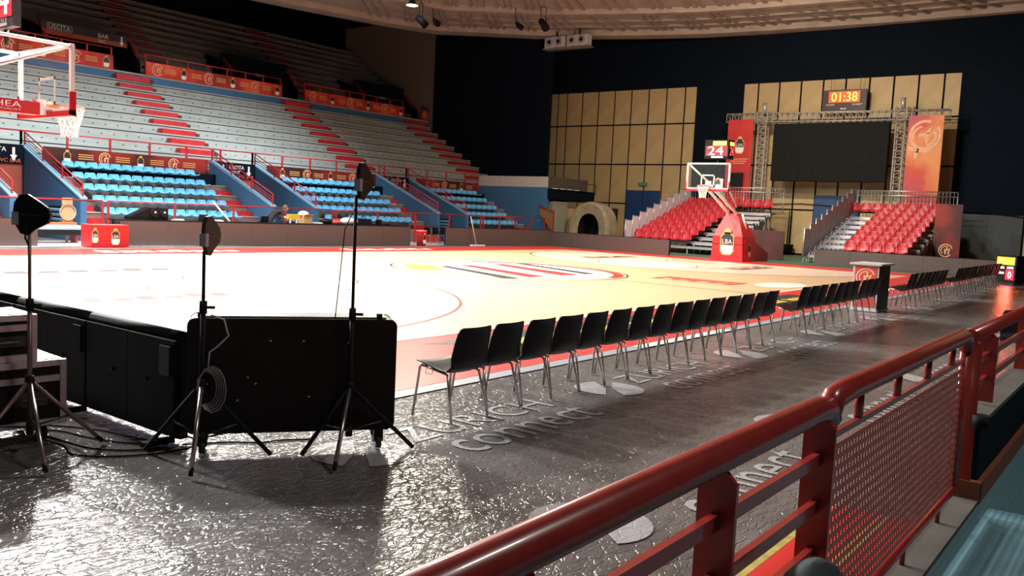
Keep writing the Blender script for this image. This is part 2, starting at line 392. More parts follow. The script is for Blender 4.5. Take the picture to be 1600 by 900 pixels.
# centre emblem
disc_on(wh, (0,0,.0045), (1,0,0), (0,1,0), 0, 3.0, n=48); arc(blk, 0, 0, 3.4, 0, 360, .06); arc(rd, 0, 0, 3.25, -80, 60, .28, z=.006); arc(yel, 0, 0, 3.0, 120, 170, .9, z=.006)
for k, (mb, a, b) in enumerate(((blk, -2.3, .5), (rd, -1.3, .7), (blk, 1.4, .45), (rd, .2, .8))):
    mb.poly([(a-.5, -2.0, .0065), (a-.5+b, -2.1, .0065), (a+1.2+b*.4, 1.6, .0065), (a+1.1, 1.7, .0065)])
# sponsor panels
def ad(x0, y0, ux, uy, L, H, words, m1, m2):
    U = Vector((ux, uy, 0)).normalized(); V = Vector((-U.y, U.x, 0)); O = Vector((x0, y0, .006))
    blocks_on(m1, words, O, U*L, V*H)
    for q in (-.22, 1.12): m2.quad(O+V*H*q, O+U*L+V*H*q, O+U*L+V*(H*q+.07), O+V*(H*q+.07))
ad(2.9, -5.9, 0, 1, 2.4, .9, 9, rd, blk)
disc_on(wh, (3.6, -6.6, .0055), (1.2,0,0), (0,.6,0), 0, 1, n=24)
ad(-12.3, 2.75, 1, 0, 3.6, .5, 6, blk, rd); ad(-13.2, -2.2, 1, .0, 2.6, .5, 6, rd, blk)
ad(9.0, 2.9, 1, 0, 3.6, .5, 6, blk, blk); ad(9.2, -3.1, 1, 0, 3.4, .5, 6, blk, rd)
# letters on the red border
for x, L_ in ((-11.9, 5.6), (-3.4, 4.2)):
    blk.poly([(x, -7.82, .003), (x+L_, -7.82, .003), (x+L_, -8.65, .003), (x+1.0, -8.65, .003)])
    for q in range(3): blocks_on(yel, 7, (x+1.1+1.5*q, -8.5, .005), (1.2,0,0), (0,.30,0))
for x in (-7.5, 1.5): blocks_on(wh, 8, (x, 8.3, .004), (4.5,0,0), (0,.8,0))
hline(wh, -9.8, -7.0, -9.72, -9.55, .003)
for n_, mb, m in (('three_point_zone', pal, PALE), ('white_marking', wh, CWHITE), ('red_marking', rd, CRED), ('black_marking', blk, CBLACK), ('yellow_marking', yel, CYEL)): mb.build(n_, m, court)

# ---------------------------------------------------------------- end wall with panels
WX = 28.3
wb = MB(); wb.box(WX+.03, WX+.35, -40, 30, 0, 14)
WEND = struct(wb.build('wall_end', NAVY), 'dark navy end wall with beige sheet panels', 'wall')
def panel_mesh(wd, ht):
    m = MB(); m.box(-.012, .028, -wd/2+.048, wd/2-.048, -ht/2+.045, ht/2-.045); return m.mesh('panel', BEIGE)
pcache = {}
def panels(cols, zs, skip=()):
    for (ya, yb) in cols:
        for (za, zb) in zs:
            if any(ya < sb-.3 and yb > sa+.3 and za < sz-.3 for sa, sb, sz in skip) and za < 1: 
                continue
            k = (round(yb-ya, 2), round(zb-za, 2))
            if k not in pcache: pcache[k] = panel_mesh(*k)
            put('panel', pcache[k], WEND, (WX, (ya+yb)/2, (za+zb)/2))
ZS = [(.05, 2.5), (2.5, 4.95), (4.95, 7.42), (7.42, 9.6)]
colsL = [(17.48, 18.2), (16.28, 17.48), (15.06, 16.28), (13.85, 15.06), (12.64, 13.85), (11.42, 12.64), (10.2, 11.42), (8.97, 10.2), (8.2, 8.97)]
ys = [5.3, 4.42, 3.2, 1.98, .77, -.42, -1.64, -2.85, -4.05, -5.24, -6.05]
colsR = [(ys[i+1], ys[i]) for i in range(len(ys)-1)]
colsF = [(-10.5, -9.3), (-11.7, -10.5), (-12.9, -11.7), (-14.1, -12.9), (-15.3, -14.1), (-16.5, -15.3), (-17.7, -16.5)]
colsX = [(18.2, 19.4), (19.4, 20.6), (20.6, 21.8)]
panels(colsL+colsX, ZS, [(10.2, 12.64, 2.5)]); panels(colsR+colsF, ZS, [(-.42, .77, 2.5)])
for n, (ya, yb, h) in enumerate(((10.25, 12.6, 3.35), (-1.6, .77, 3.35))):
    d = struct(MB().box(WX-.05, WX+.0, ya, yb, 0, h).build('door_%d' % (n+1), DOORB), 'blue double door in the panelled end wall', 'door')
    MB().box(WX-.12, WX-.05, (ya+yb)/2-.3, (ya+yb)/2-.22, 1.0, 1.08).build('door_handle', STEEL, d); MB().box(WX-.055, WX-.05, (ya+yb)/2-.012, (ya+yb)/2+.012, .02, h-.05).build('door_gap', BLACKM, d)
tag(MB().box(WX-.12, WX-.05, 11.15, 11.75, 3.62, 3.85).build('exit_sign', EXITG), 'small green exit sign above the left blue door', 'sign')
g = struct(MB().box(WX-.02, WX+.03, -9.25, -6.1, .05, 2.6).build('wall_lower_panel', mat('slate_panel', (.05,.06,.065), .7)), 'slate grey panel low on the navy wall', 'wall')

# ---------------------------------------------------------------- side walls at the end of the stands
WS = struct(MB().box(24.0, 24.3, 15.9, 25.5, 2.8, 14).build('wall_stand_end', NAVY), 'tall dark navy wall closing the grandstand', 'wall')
struct(MB().box(24.05, 24.3, 25.5, 40, 2.8, 15.5).build('wall_upper_end', BEIGEU), 'brown beige plaster wall beside the upper tier', 'wall')
struct(MB().box(20.4, 20.6, 13.3, 18.19, 0, 3.1).build('wall_stand_low', BLUEW), 'blue wall closing the lower stand', 'wall')
struct(MB().box(20.38, 20.62, 13.3, 18.19, 3.1, 3.7).build('trim_1', WHITEB), 'pale band on top of the blue wall', 'wall')
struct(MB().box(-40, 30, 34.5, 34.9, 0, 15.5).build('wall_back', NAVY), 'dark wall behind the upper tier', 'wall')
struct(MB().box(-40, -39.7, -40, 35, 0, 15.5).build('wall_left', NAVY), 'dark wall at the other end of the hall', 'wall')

# ---------------------------------------------------------------- ceiling
OUT = [(29.2,-14),(29.0,-8.3),(29.0,-2.5),(28.3,4.1),(27.7,7.7),(26.5,11.3),(24.2,16.8),(22.1,19.5),(20.3,22.0),(17.1,23.4),(11.5,24.9),(4,26.3),(-6,27),(-18,26),(-28,20)]
def ring_pts(sc, z, cx=-2, cy=-4): return [(cx+(x-cx)*sc, cy+(y-cy)*sc, z) for x, y in OUT]
ce = MB()
prof = [(1.0,12.75),(1.0,12.25),(.985,12.22),(.965,12.25),(.962,12.55),(.865,12.72),(.862,12.60),(.845,12.60),(.842,12.86),(.70,13.3),(.697,13.15),(.68,13.15),(.677,13.4),(.3,14.0),(.02,14.2)]
ce.grid([ring_pts(s_, z) for s_, z in prof])
for i in ce.sm.copy(): ce.sm.discard(i)
CEIL = struct(ce.build('ceiling', CEILM), 'ribbed concrete ceiling with stepped rings', 'ceiling')
MB().quad((-40,-40,14.4),(30,-40,14.4),(30,35,14.4),(-40,35,14.4)).build('dark_roof', NAVY, CEIL)
def lerp(a, b, t): return a+(b-a)*t
def outline(t):
    n = len(OUT)-1; k = min(int(t*n), n-1); f = t*n-k
    return lerp(OUT[k][0], OUT[k+1][0], f), lerp(OUT[k][1], OUT[k+1][1], f)
def rib(t, s0, z0, s1, z1, wd=.20, dp=.09, sk=.0):
    x, y = outline(t); x2, y2 = outline(max(0, t+sk)); a = Vector((-2+(x+2)*s0, -4+(y+4)*s0, z0)); b = Vector((-2+(x2+2)*s1, -4+(y2+4)*s1, z1))
    d = (b-a); sd = d.cross(Vector((0,0,1))).normalized(); MB().obox((a+b)/2-Vector((0,0,dp/2)), d/2, sd*wd/2, Vector((0,0,dp/2))).build('rib', CEILR, CEIL)
t = .0
while t < .66:
    for q in (0, .0085, .017): rib(t+q, .962, 12.55, .865, 12.72, sk=.02)
    for q in (0, .0095, .019): rib(t+q, .842, 12.86, .70, 13.3, sk=.03)
    t += .040
for s_ in (.935, .90): 
    pp = [(-2+(outline(k/40*.66)[0]+2)*s_, -4+(outline(k/40*.66)[1]+4)*s_, 12.55+(.962-s_)/.097*.17-.05) for k in range(41)]
    for k in range(40):
        a, b = Vector(pp[k]), Vector(pp[k+1]); sd = (b-a).cross(Vector((0,0,1))).normalized(); MB().obox((a+b)/2, (b-a)/2, sd*.06, Vector((0,0,.05))).build('cross_rib', CEILR, CEIL)

# ceiling fittings
def ceil_lamp(x, y, z, label):
    t = thing('ceiling_lamp', label, 'lamp', (x, y, z)); m = MB(); m.tube([(0,0,.35),(0,0,.1),(0,0,0)], [.1,.22,.32], 14); m.build('housing', DKGREY, t)
    m = MB(); disc_on(m, (0,0,-.005), (1,0,0), (0,1,0), 0, .30, n=18); m.build('lens', LAMP, t); MB().tube([(0,0,.35),(0,0,1.0)], .02, 6).build('stem', DKGREY, t)
ceil_lamp(14.1, 18.1, 12.28, 'bright white round lamp under the ceiling edge')
def spot(x, y, z, rz, label):
    t = thing('stage_spotlight', label, 'spotlight', (x, y, z), rz)
    for s_ in (-.16, .16): MB().tube([(s_,0,.8),(s_,0,0)], .018, 6).build('yoke_bar', BLACKM, t)
    MB().tube([(-.16,0,.8),(.16,0,.8)], .018, 6).build('yoke_top', BLACKM, t); MB().tube([(0,0,.8),(0,0,1.9)], .014, 6).build('hanger', BLACKM, t)
    MB().tube([(0,.22,.12),(0,-.05,-.10),(0,-.32,-.38)], [.15,.19,.21], 12).build('lamp_body', BLACKM, t)
spot(18.4, 12.6, 11.75, R(-20), 'black spotlight on a long yoke left of the silver projectors')
spot(14.9, 18.2, 11.75, R(10), 'black spotlight on a yoke below the bright ceiling lamp')
tag(MB().tube([(16.2,18.6,13.2),(16.2,18.5,12.1),(16.2,18.45,12.0),(16.2,18.3,11.85),(16.2,18.1,11.72)], [.02,.02,.09,.16,.18], 10).build('small_spotlight', BLACKM), 'small black spotlight, middle of the three under the ceiling', 'spotlight')
tag(MB().tube([(18.9,14.9,13.0),(18.9,14.8,12.1),(18.9,14.75,12.0),(18.9,14.6,11.85),(18.9,14.4,11.72)], [.02,.02,.09,.14,.16], 10).build('small_spotlight', BLACKM), 'small black spotlight just left of the long-yoke one', 'spotlight')
for n, (ya, yb) in enumerate(((15.96, 14.55), (14.35, 12.95))):
    t = thing('projector_unit', 'silver twin-lens projector, %s of the pair on the dark wall' % ('left' if n == 0 else 'right'), 'projector', (23.55, (ya+yb)/2, 11.50)); hw = (ya-yb)/2
    MB().box(-.25, .25, -hw, hw, 0, .62).build('case', mat('silver_paint', (.55,.55,.56), .4), t); MB().box(-.3, .3, -hw-.1, hw+.1, -.1, -.04).build('bracket', ALU, t); MB().box(-.05, .05, -.05, .05, .62, 1.2).build('hanger', DKGREY, t)
    for yy in (-.33, .33):
        l = MB().tube([(-.25,yy,.32),(-.34,yy,.32)], [.2,.24], 14).build('lens_ring', STEEL, t); m = MB(); disc_on(m, (-.345,yy,.32), (0,1,0), (0,0,1), 0, .12, n=12); m.build('lens', BLACK, l)

# ---------------------------------------------------------------- grandstand
PER = 9.85
SEC = ['far left', 'left', 'middle', 'right']
# blue seat mesh
def bucket(w_, d_, h_, m, name):
    prof = [(-d_*.52, .02), (-d_*.45, .035), (-d_*.2, 0), (d_*.15, 0), (d_*.36, .03), (d_*.46, h_*.5), (d_*.52, h_*.9), (d_*.53, h_)]
    P = []
    for i, (y, z) in enumerate(prof):
        row = []
        ww = w_/2*(1 if i < 6 else (.93 if i == 6 else .72))
        for j in range(8):
            u = -1+2*j/7; edge = abs(u)**3
            row.append((u*ww, y-(.05*edge if i > 4 else 0), z+(.055*edge if i < 5 else -.02*edge)))
        P.append(row)
    b = MB(); b.grid(P, -.022); return b.mesh(name, m)
BS = bucket(.42, .42, .24, BLUESEAT, 'stadium_seat')
def row_name(i, n): return 'front row' if i == 0 else ('top row' if i == n-1 else ORD[i]+' row')
for k in range(-1, 3):
    X0 = -5.45+PER*k; X1 = (X0+7.65) if k < 2 else 20.38
    sec = SEC[k+1]
    st = thing('grandstand_section', 'brown grey stepped concrete of the %s lower stand section' % sec, 'grandstand', (0,0,0))
    for i in range(5):
        z = .55+.4*i; y = 13.92+.75*i
        MB().box(X0+.2, X1-.02, y, 18.25, z-.42 if i else 0, z-.03).build('step', TREADB, st)
        MB().box(X0+.2, X1-.02, y-.02, y+.75, z-.03, z).build('nosing', NOSE, st)
        for (xa, xb) in ((X0+.22, X0+1.05), (X1-1.0, X1-.04)):
            MB().box(xa, xb, y-.34, y-.021, z-.40 if i else 0, z-.20).build('red_stair_block', REDS, st)
    MB().box(X0+.2, X1-.02, 17.7, 18.25, 2.15, 2.62).build('back_kerb', NAVY, st)
    # side walls
    def swall(x, name):
        m = MB(); m.prism([(x,13.85,0),(x,18.25,0),(x,18.25,3.2),(x,13.85,1.38)], (.2,0,0)); o = m.build(name, BLUEW, st)
        m = MB(); m.prism([(x-.02,13.83,1.38),(x-.02,18.25,3.2),(x-.02,18.25,3.26),(x-.02,13.83,1.44)], (.24,0,0)); m.build('capping', BLUEL, o)
        return o
    def srail(x):
        rl = thing('stair_railing', 'red sloping railing on the %s wall of the %s lower stand section' % ('left' if x < X0+1 else 'right', sec), 'railing')
        for q, r_ in ((.47, .024), (.31, .014), (.21, .014), (.11, .014)):
            MB().tube([(x,13.9,1.42+q),(x,18.2,3.22+q)], r_, 6).build('top_rail' if q > .4 else 'bar', REDR, rl)
        for q in range(4):
            y = 13.92+1.42*q; z = 1.42+(y-13.9)*.419; MB().box(x-.022, x+.022, y-.022, y+.022, z, z+.49).build('post', REDR, rl)
    swall(X0, 'side_wall'); srail(X0+.1)
    if k < 2: swall(X1-.0, 'side_wall'); srail(X1+.1)
    # louvre on outer face of the left wall
    lv = MB().box(X0-.03, X0-.002, 14.85, 16.05, .42, 1.1).build('louvre', NAVY, st)
    for q in range(4): MB().obox((X0-.045, 15.45, .5+.16*q), (.02,0,.02), (0,.56,0), (-.004,0,.035)).build('louvre_slat', BLUEL, lv)
    # seats
    if k >= 0:
        n = 12 if k < 2 else 9
        for i in range(5):
            for j in range(n):
                if i == 0 and k == 1 and j in (1, 2): continue
                o = put('spectator_chair', BS, None, (X0+1.30+.452*j, 14.30+.75*i, .90+.4*i))
                tag(o, 'light blue seat, %s from left, %s of the %s stand section' % (ORD[j], row_name(i, 5), sec), 'seat', 'blue seats of the lower stand')
                # support foot
    # front red rail along the section
    fr = thing('front_railing', 'low red railing in front of the %s blue stand section' % sec, 'railing')
    xa, xb = X0+.6, min(X1+2.6, 20.3)
    MB().tube([(xa,13.2,1.37),(xb,13.2,1.37)], .025, 6).build('top_rail', REDR, fr)
    for q in range(5):
        x = lerp(xa, xb, q/4); MB().box(x-.03, x+.03, 13.17, 13.23, 0, 1.37).build('post', REDR, fr)
    # lower banner at the back of the section
    bn = thing('stand_banner', 'long red banner with emblems behind the %s blue seat section' % sec, 'banner')
    bx1 = X1-.1; MB().box(X0+.75, bx1, 18.16, 18.2, 2.58, 3.23).build('cloth', BAND, bn)
    gp, ep = MB(), MB(); x = X0+1.6; q = 0
    while x < bx1-.4:
        if q % 2: emblem((x, 18.15, 2.93), (1,0,0), (0,0,1), .25, ep)
        else: shield((x, 18.15, 2.92), (1,0,0), (0,0,1), .5, bn, (0,-1,0), False)
        for c_ in range(3 if x+1.0 < bx1 else 0): gp.quad((x+.42, 18.15, 2.85+.08*c_), (x+1.0, 18.15, 2.85+.08*c_), (x+1.0, 18.15, 2.88+.08*c_), (x+.42, 18.15, 2.88+.08*c_))
        x += 1.45; q += 1
    gp.build('slogan_print', TEXTG, bn)['kind'] = 'stuff'; ep.build('emblem_print', EMB, bn)
    # rail of the middle tier above the banner
    mr = thing('tier_railing', 'red handrail above the banner of the %s lower stand section' % sec, 'railing')
    xb = X0+PER if k < 2 else 24
    MB().tube([(X0,18.22,3.72),(xb,18.22,3.72)], .026, 6).build('top_rail', REDR, mr)
    for q in range(7):
        x = lerp(X0, xb, q/6); MB().box(x-.035, x+.035, 18.2, 18.26, 2.6, 3.72).build('post', REDR, mr)
    # exit sign above the gangway right of the section
    if k < 2:
        sg = thing('gangway_sign', 'navy exit sign with white arrow above the gangway right of the %s section' % sec, 'sign')
        MB().box(X1+.2, X0+PER, 18.0, 18.25, 2.52, 3.2).build('board', NAVY, sg)
        m = MB(); text_on(m, 'USCITA', (X1+.85, 17.99, 2.93), (.75,0,0), (0,0,.16)); text_on(m, 'EXIT', (X1+.95, 17.99, 2.72), (.45,0,0), (0,0,.14))
        poly_on(m, (X1+1.85, 17.99, 2.85), (.3,0,0), (0,0,.3), [(-.15,.8),(.15,.8),(.15,-.1),(.4,-.1),(0,-.8),(-.4,-.1),(-.15,-.1)]); 
        poly_on(m, (X1+.55, 17.99, 2.9), (.25,0,0), (0,0,.25), [(-.15,.8),(.15,.8),(.15,-.1),(.4,-.1),(0,-.8),(-.4,-.1),(-.15,-.1)]); m.build('lettering', TEXTW, sg)['kind'] = 'stuff'
        m = MB(); text_on(m, 'WC BAR', (X1+1.3, 17.99, 2.56), (.8,0,0), (0,0,.13)); m.build('orange_lettering', mat('orange_print', (.55,.12,.06), .5), sg)
        struct(MB().box(X1+.24, X0+PER-.04, 18.05, 18.12, 0, 2.5).build('wall_gangway', RUST), 'rust red wall inside the gangway', 'wall')
# middle tier
mt = thing('middle_tier', 'pale grey concrete bleachers with red stair blocks, middle tier', 'grandstand')
for j in range(10):
    z = 3.06+.446*j; y = 19.0+.745*j
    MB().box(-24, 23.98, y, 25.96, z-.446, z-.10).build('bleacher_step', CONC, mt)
    MB().box(-24, 23.98, y+.03, y+.4, z-.10, z-.06).build('shadow_joint', CONCD, mt)  # recess under the nosing, its shadow put in as dark colour
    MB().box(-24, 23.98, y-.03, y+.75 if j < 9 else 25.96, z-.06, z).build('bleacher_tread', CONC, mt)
    nb = MB()
    for q in range(60):
        x = -12+.55*q
        if (x-2.0) % PER > 1.9: nb.box(x, x+.07, y-.006, y-.001, z-.30, z-.26)
    if j % 1 == 0: nb.build('seat_number_plate', CONCD, mt)['kind'] = 'stuff'
MB().box(-24, 24, 18.2, 19.0, 2.2, 2.62).build('front_walkway', CONC, mt)
for k in range(-1, 3):
    xs = 2.0+PER*k
    for j in range(11):
        y = 19.0+.745*j if j < 10 else 25.99; z = 3.06+.446*j
        MB().box(xs, xs+1.68, y-.40, y-.031, z-.446, z-.20).build('red_stair_block', REDS, mt)
        if j: MB().box(xs+1.68, xs+1.84, y-.45, y-.2, z-.446, z-.28).build('stair_end_stop', CONCD, mt)
MB().box(-24, 24, 26.0, 27.4, 6.9, 7.5).build('upper_walkway', BLUEW, mt)
MB().box(-24, 24, 25.97, 26.03, 7.44, 7.52).build('walkway_edge', NOSE, mt)
# upper banners + railing
for k in range(-1, 2):
    xa, xb = 3.65+PER*k, 11.85+PER*k
    nm = ['far left', 'middle', 'right'][k+1]
    bn = thing('tier_banner', 'bright red banner with gold emblems on the upper tier front, %s one' % nm, 'banner')
    MB().box(xa, xb, 25.93, 25.97, 7.5, 8.17).build('cloth', BANU, bn)
    gp, ep = MB(), MB()
    for q in range(6):
        x = xa+.6+1.45*q
        if q % 2 == 0: emblem((x, 25.91, 7.84), (1,0,0), (0,0,1), .3, ep)
        else: shield((x, 25.91, 7.84), (1,0,0), (0,0,1), .55, bn, (0,-1,0), False)
        for c_ in range(3 if q < 5 else 0): gp.quad((x+.45, 25.91, 7.74+.09*c_), (x+1.02, 25.91, 7.74+.09*c_), (x+1.02, 25.91, 7.775+.09*c_), (x+.45, 25.91, 7.775+.09*c_))
    gp.build('slogan_print', TEXTG, bn)['kind'] = 'stuff'; ep.build('emblem_print', EMB, bn)
    rl = thing('tier_banner_railing', 'red railing carrying the %s upper tier banner' % nm, 'railing')
    MB().tube([(xa,26.05,8.52),(xb,26.05,8.52)], .03, 6).build('top_rail', REDR, rl)
    for q in range(8):
        x = lerp(xa+.04, xb-.04, q/7); MB().box(x-.03, x+.03, 26.03, 26.09, 7.5, 8.52).build('post', REDR, rl)
bn = thing('tier_banner', 'short red banner stub against the navy wall, upper tier front', 'banner'); MB().box(23.3, 23.98, 25.9, 25.94, 7.5, 8.4).build('cloth', BANR, bn); m = MB(); emblem((23.6,25.88,7.9), (1,0,0), (0,0,1), .22, m); m.build('emblem_print', EMB, bn)
# upper tier
ut = thing('upper_tier', 'grey bleachers of the upper tier, shade put into their colour', 'grandstand')
for j in range(11):
    z = 8.0+.46*j; y = 27.4+.6*j
    vx = [(-24, -10.9)]
    segs = [(-24, -10.6), (-5.8, -.75), (4.05, 9.1), (13.9, 18.95), (23.7, 23.98)] if j < 4 else [(-24, 23.98)]
    for a, b in segs:
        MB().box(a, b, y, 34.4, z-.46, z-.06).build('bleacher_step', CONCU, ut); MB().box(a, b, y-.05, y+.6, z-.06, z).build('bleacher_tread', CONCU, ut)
for k in range(-1, 2):
    xs = 4.6+PER*k
    for j in range(11):
        MB().box(xs, xs+1.6, 27.4+.6*j-.33, 27.4+.6*j-.051, 8.0+.46*j-.46, 8.0+.46*j-.22).build('red_stair_block', mat('shaded_red_step', (.20,.02,.02), .7), ut)  # step red darkened in the colour to stand for the weak light up here
for k in range(-1, 3):
    xa, xb = -.6+PER*k, 3.9+PER*k
    nm = ['far left', 'left', 'middle', 'right'][k+1]
    vm = thing('upper_gangway', 'navy gangway box cut into the upper tier, %s one' % nm, 'gangway')
    for x in (xa, xb-.15 if k < 2 else 23.8): MB().prism([(x,26.9,7.5),(x,29.6,7.5),(x,29.6,9.75),(x,27.9,9.25),(x,26.9,8.2)], (.15,0,0)).build('side_wall', NAVY, vm)
    MB().box(xa, min(xb, 23.9), 29.5, 29.65, 7.5, 9.3).build('rear_wall', NAVY, vm)
    if k == 0:
        hd = MB().box(xa+.15, xb-.15, 27.9, 28.1, 8.95, 9.55).build('header', mat('header_navy', (.02,.028,.05), .6), vm)
        MB().box(xa+.15, xb-.15, 27.88, 27.9, 8.95, 9.17).build('orange_strip', mat('orange_sign', (.34,.075,.03), .5), vm)
        m = MB(); text_on(m, 'USCITA', (xa+.5, 27.87, 9.24), (1.0,0,0), (0,0,.2)); text_on(m, 'BAR', (xa+2.85, 27.87, 9.22), (.52,0,0), (0,0,.2)); text_on(m, 'WC', (xa+2.85, 27.87, 8.98), (.4,0,0), (0,0,.16))
        for a, b, c_, d_ in ((xa+.42, xa+1.58, 9.2, 9.215), (xa+.42, xa+1.58, 9.465, 9.48)): m.quad((a,27.87,c_),(b,27.87,c_),(b,27.87,d_),(a,27.87,d_))
        for a in (xa+.42, xa+1.565): m.quad((a,27.87,9.2),(a+.015,27.87,9.2),(a+.015,27.87,9.48),(a,27.87,9.48))
        poly_on(m, (xb-.45, 27.87, 9.22), (.3,0,0), (0,0,.3), [(-.15,.8),(.15,.8),(.15,-.1),(.4,-.1),(0,-.8),(-.4,-.1),(-.15,-.1)]); m.build('lettering', TEXTW, vm)['kind'] = 'stuff'
        for q in range(3): MB().box(xa+.4+1.25*q, xa+1.35+1.25*q, 29.44, 29.5, 7.9, 8.6).build('notice_panel', BLUEW, vm)
    else:
        MB().box(xa, min(xb, 23.9), 27.9, 28.1, 8.6, 9.7).build('header', NAVY, vm)
        MB().box(xa+2.2, xa+2.75, 27.86, 27.9, 8.75, 8.87).build('lamp_plate', WHITEB, vm)
        for q in range(2): MB().box(xa+.5+1.5*q, xa+1.3+1.5*q, 29.44, 29.5, 7.9, 8.5).build('notice_panel', BLUEW, vm)
    for x in (xa+.07, xb-.07):
        if x > 23.9: continue
        hr = MB().tube([(x,26.95,8.65),(x,28.2,9.75)], .022, 6).build('handrail', REDR, vm)
        MB().tube([(x,26.95,8.5),(x,28.2,9.6)], .015, 6).build('rail_bar', REDR, hr); MB().tube([(x,26.95,8.35),(x,28.2,9.45)], .015, 6).build('rail_bar', REDR, hr)
        MB().tube([(x,28.2,9.3),(x,28.2,9.78)], .02, 6).build('rail_post', REDR, hr)

# ---------------------------------------------------------------- booth, tunnel at the corner
bt = thing('commentary_booth', 'brown balcony box over a dark doorway beside the blue wall', 'booth')
MB().box(20.62, 24.7, 13.25, 15.2, 3.05, 3.72).build('balcony_front', BROWN, bt); MB().box(20.62, 25.7, 13.35, 15.8, 2.45, 3.05).build('soffit', NAVY, bt)
MB().box(20.62, 20.75, 13.3, 15.8, 0, 2.45).build('side_wall', BLUEW, bt); MB().box(21.5, 25.7, 15.5, 15.8, 0, 2.45).build('rear_wall', NAVY, bt)
for q in range(4): MB().box(21.0+.75*q, 21.55+.75*q, 13.23, 13.25, 3.06, 3.10).build('white_label', TEXTW, bt)
MB().tube([(24.7,13.3,3.5),(25.7,13.3,3.5),(25.7,13.3,2.9)], .025, 6).build('rail_stub', DKGREY, bt)
cb = thing('storage_locker', 'pale grey green locker under the brown booth', 'locker', (22.0, 13.35, 0))
MB().box(-.75, .75, 0, .6, .1, 2.35).build('body', mat('locker_grey', (.25,.25,.19), .6), cb); MB().box(-.73, -.01, -.03, 0, .15, 2.1).build('door', mat('locker_door', (.30,.30,.24), .6), cb); MB().box(.01, .73, -.03, 0, .15, 2.1).build('door', mat('locker_door', (.30,.30,.24), .6), cb); MB().box(-.75, .75, 0, .6, 0, .1).build('plinth', BLACKM, cb)
tag(MB().box(23.0, 23.5, 13.0, 13.6, 0, 2.0).build('plywood_sheet', TAN), 'tan plywood panel beside the locker', 'panel')
wr = thing('wooden_ramp_rail', 'small orange brown wooden handrail against the blue wall', 'railing'); MB().prism([(20.35,13.6,1.6),(20.35,13.6,2.0),(20.35,12.6,1.75),(20.35,12.6,0.6)], (.05,0,0)).build('side_board', mat('orange_wood', (.30,.15,.07), .6), wr); MB().tube([(20.3,13.6,2.05),(20.3,12.6,1.8)], .03, 6).build('handrail', REDR, wr); MB().box(20.3, 20.36, 12.57, 12.63, 0, 1.8).build('post', REDR, wr)
tn = thing('fabric_tunnel', 'beige fabric players tunnel with rounded arch', 'tunnel', (22.2, 11.5, 0))
def archpts(y0, hw, h, n=14): 
    return [(-hw*math.cos(math.pi*i/n)*(1 if True else 1)*(1.0 if .15 < i/n < .85 else 1.0), h*min(1, math.sin(math.pi*i/n)**.45)) for i in range(n+1)]
m = MB(); P = []
for xx, sc in ((-.05,1.0),(0,1.03),(.3,1.06),(.6,1.02),(.95,1.05),(1.3,1.0)): P.append([(xx+random.uniform(-.03,.03), a*sc, b*sc) for a, b in archpts(0, 1.2, 2.3)])
m.grid(P); m.build('shell', TARP, tn)
m = MB(); P1 = archpts(0, 1.2, 2.3); P2 = archpts(0, .72, 1.75)
for i in range(14): m.quad((-.06, P1[i][0], P1[i][1]), (-.06, P1[i+1][0], P1[i+1][1]), (.05, P2[i+1][0], P2[i+1][1]), (.05, P2[i][0], P2[i][1]))
m.build('arch_front', TARP, tn)
m = MB(); m.grid([[(xx, a, b) for a, b in P2] for xx in (.05, .7, 1.28)]); m.build('lining', BLACKM, tn); MB().box(1.27, 1.32, -1.15, 1.15, 0, 2.1).build('rear_flap', BLACKM, tn)

# ---------------------------------------------------------------- perimeter boards
def board(a, b, h, label, n, th=.12, face=LED, name='led_perimeter_board', back=LEDB):
    a, b = Vector((a[0], a[1], 0)), Vector((b[0], b[1], 0)); d = b-a; L = d.length; u = d/L; nn = Vector((u.y, -u.x, 0))
    t = thing(name, label, 'advertising board')
    for i in range(n):
        c = a+u*(L*(i+.5)/n)
        MB().obox(c+Vector((0,0,h/2)), u*(L/n/2-.003), nn*.02, Vector((0,0,h/2-.004))).build('screen_panel', face, t)
        MB().obox(c-nn*(.02+th/2)+Vector((0,0,h/2-.01)), u*(L/n/2-.01), nn*(th/2-.001), Vector((0,0,h/2-.03))).build('cabinet', back, t)
    MB().obox((a+b)/2-nn*(th/2)+Vector((0,0,h)), u*L/2, nn*(th/2+.02), Vector((0,0,.012))).build('top_cap', BLACKM, t)
    return t
board((-13.5, 11.3), (-7.95, 11.3), .80, 'dark brown advertising board at far left across the court', 4)
board((-5.5, 11.2), (7.1, 10.85), .80, 'long dark brown advertising board in front of the press tables', 8)
board((9.35, 10.8), (16.9, 10.4), .80, 'brown advertising board behind the leaning mop', 5)
board((16.95, 10.4), (15.9, 3.1), .72, 'grey brown advertising board at the far baseline, left of the basket', 5)
board((18.1, -2.75), (18.2, -10.0), .66, 'dark advertising board in front of the right red seat stand', 5)

# near boards seen from behind
t = thing('led_board_back', 'black back of advertising boards running behind the left basket', 'advertising board')
y = -9.79; i = 0
while y < -1.4:
    x = -16.36
    MB().box(x, x+.06, y+.004, y+1.196, .03, .735).build('screen_panel', LEDB, t)
    MB().box(x-.045, x-.001, y+.012, y+.594, .05, .70).build('rear_cover', LEDB, t); MB().box(x-.042, x-.001, y+.606, y+1.188, .05, .70).build('rear_cover', LEDB, t)
    MB().box(x-.065, x-.046, y+.04, y+.16, .46, .66).build('rear_plate', mat('grey_plate',(.05,.065,.065),.45) if i == 0 else LEDB, t)
    for q in (.35, .8): MB().tube([(x-.045,y+q,.40),(x-.06,y+q,.40)], .012, 8).build('socket', DKGREY, t)
    MB().tube([(x+.02,y,.725),(x+.02,y+1.2,.725)], .04, 8).build('top_padding', BLACKM, t)
    MB().box(x-.22, x, y+.06, y+.11, 0, .035).build('foot', BLACKM, t)
    y += 1.2; i += 1

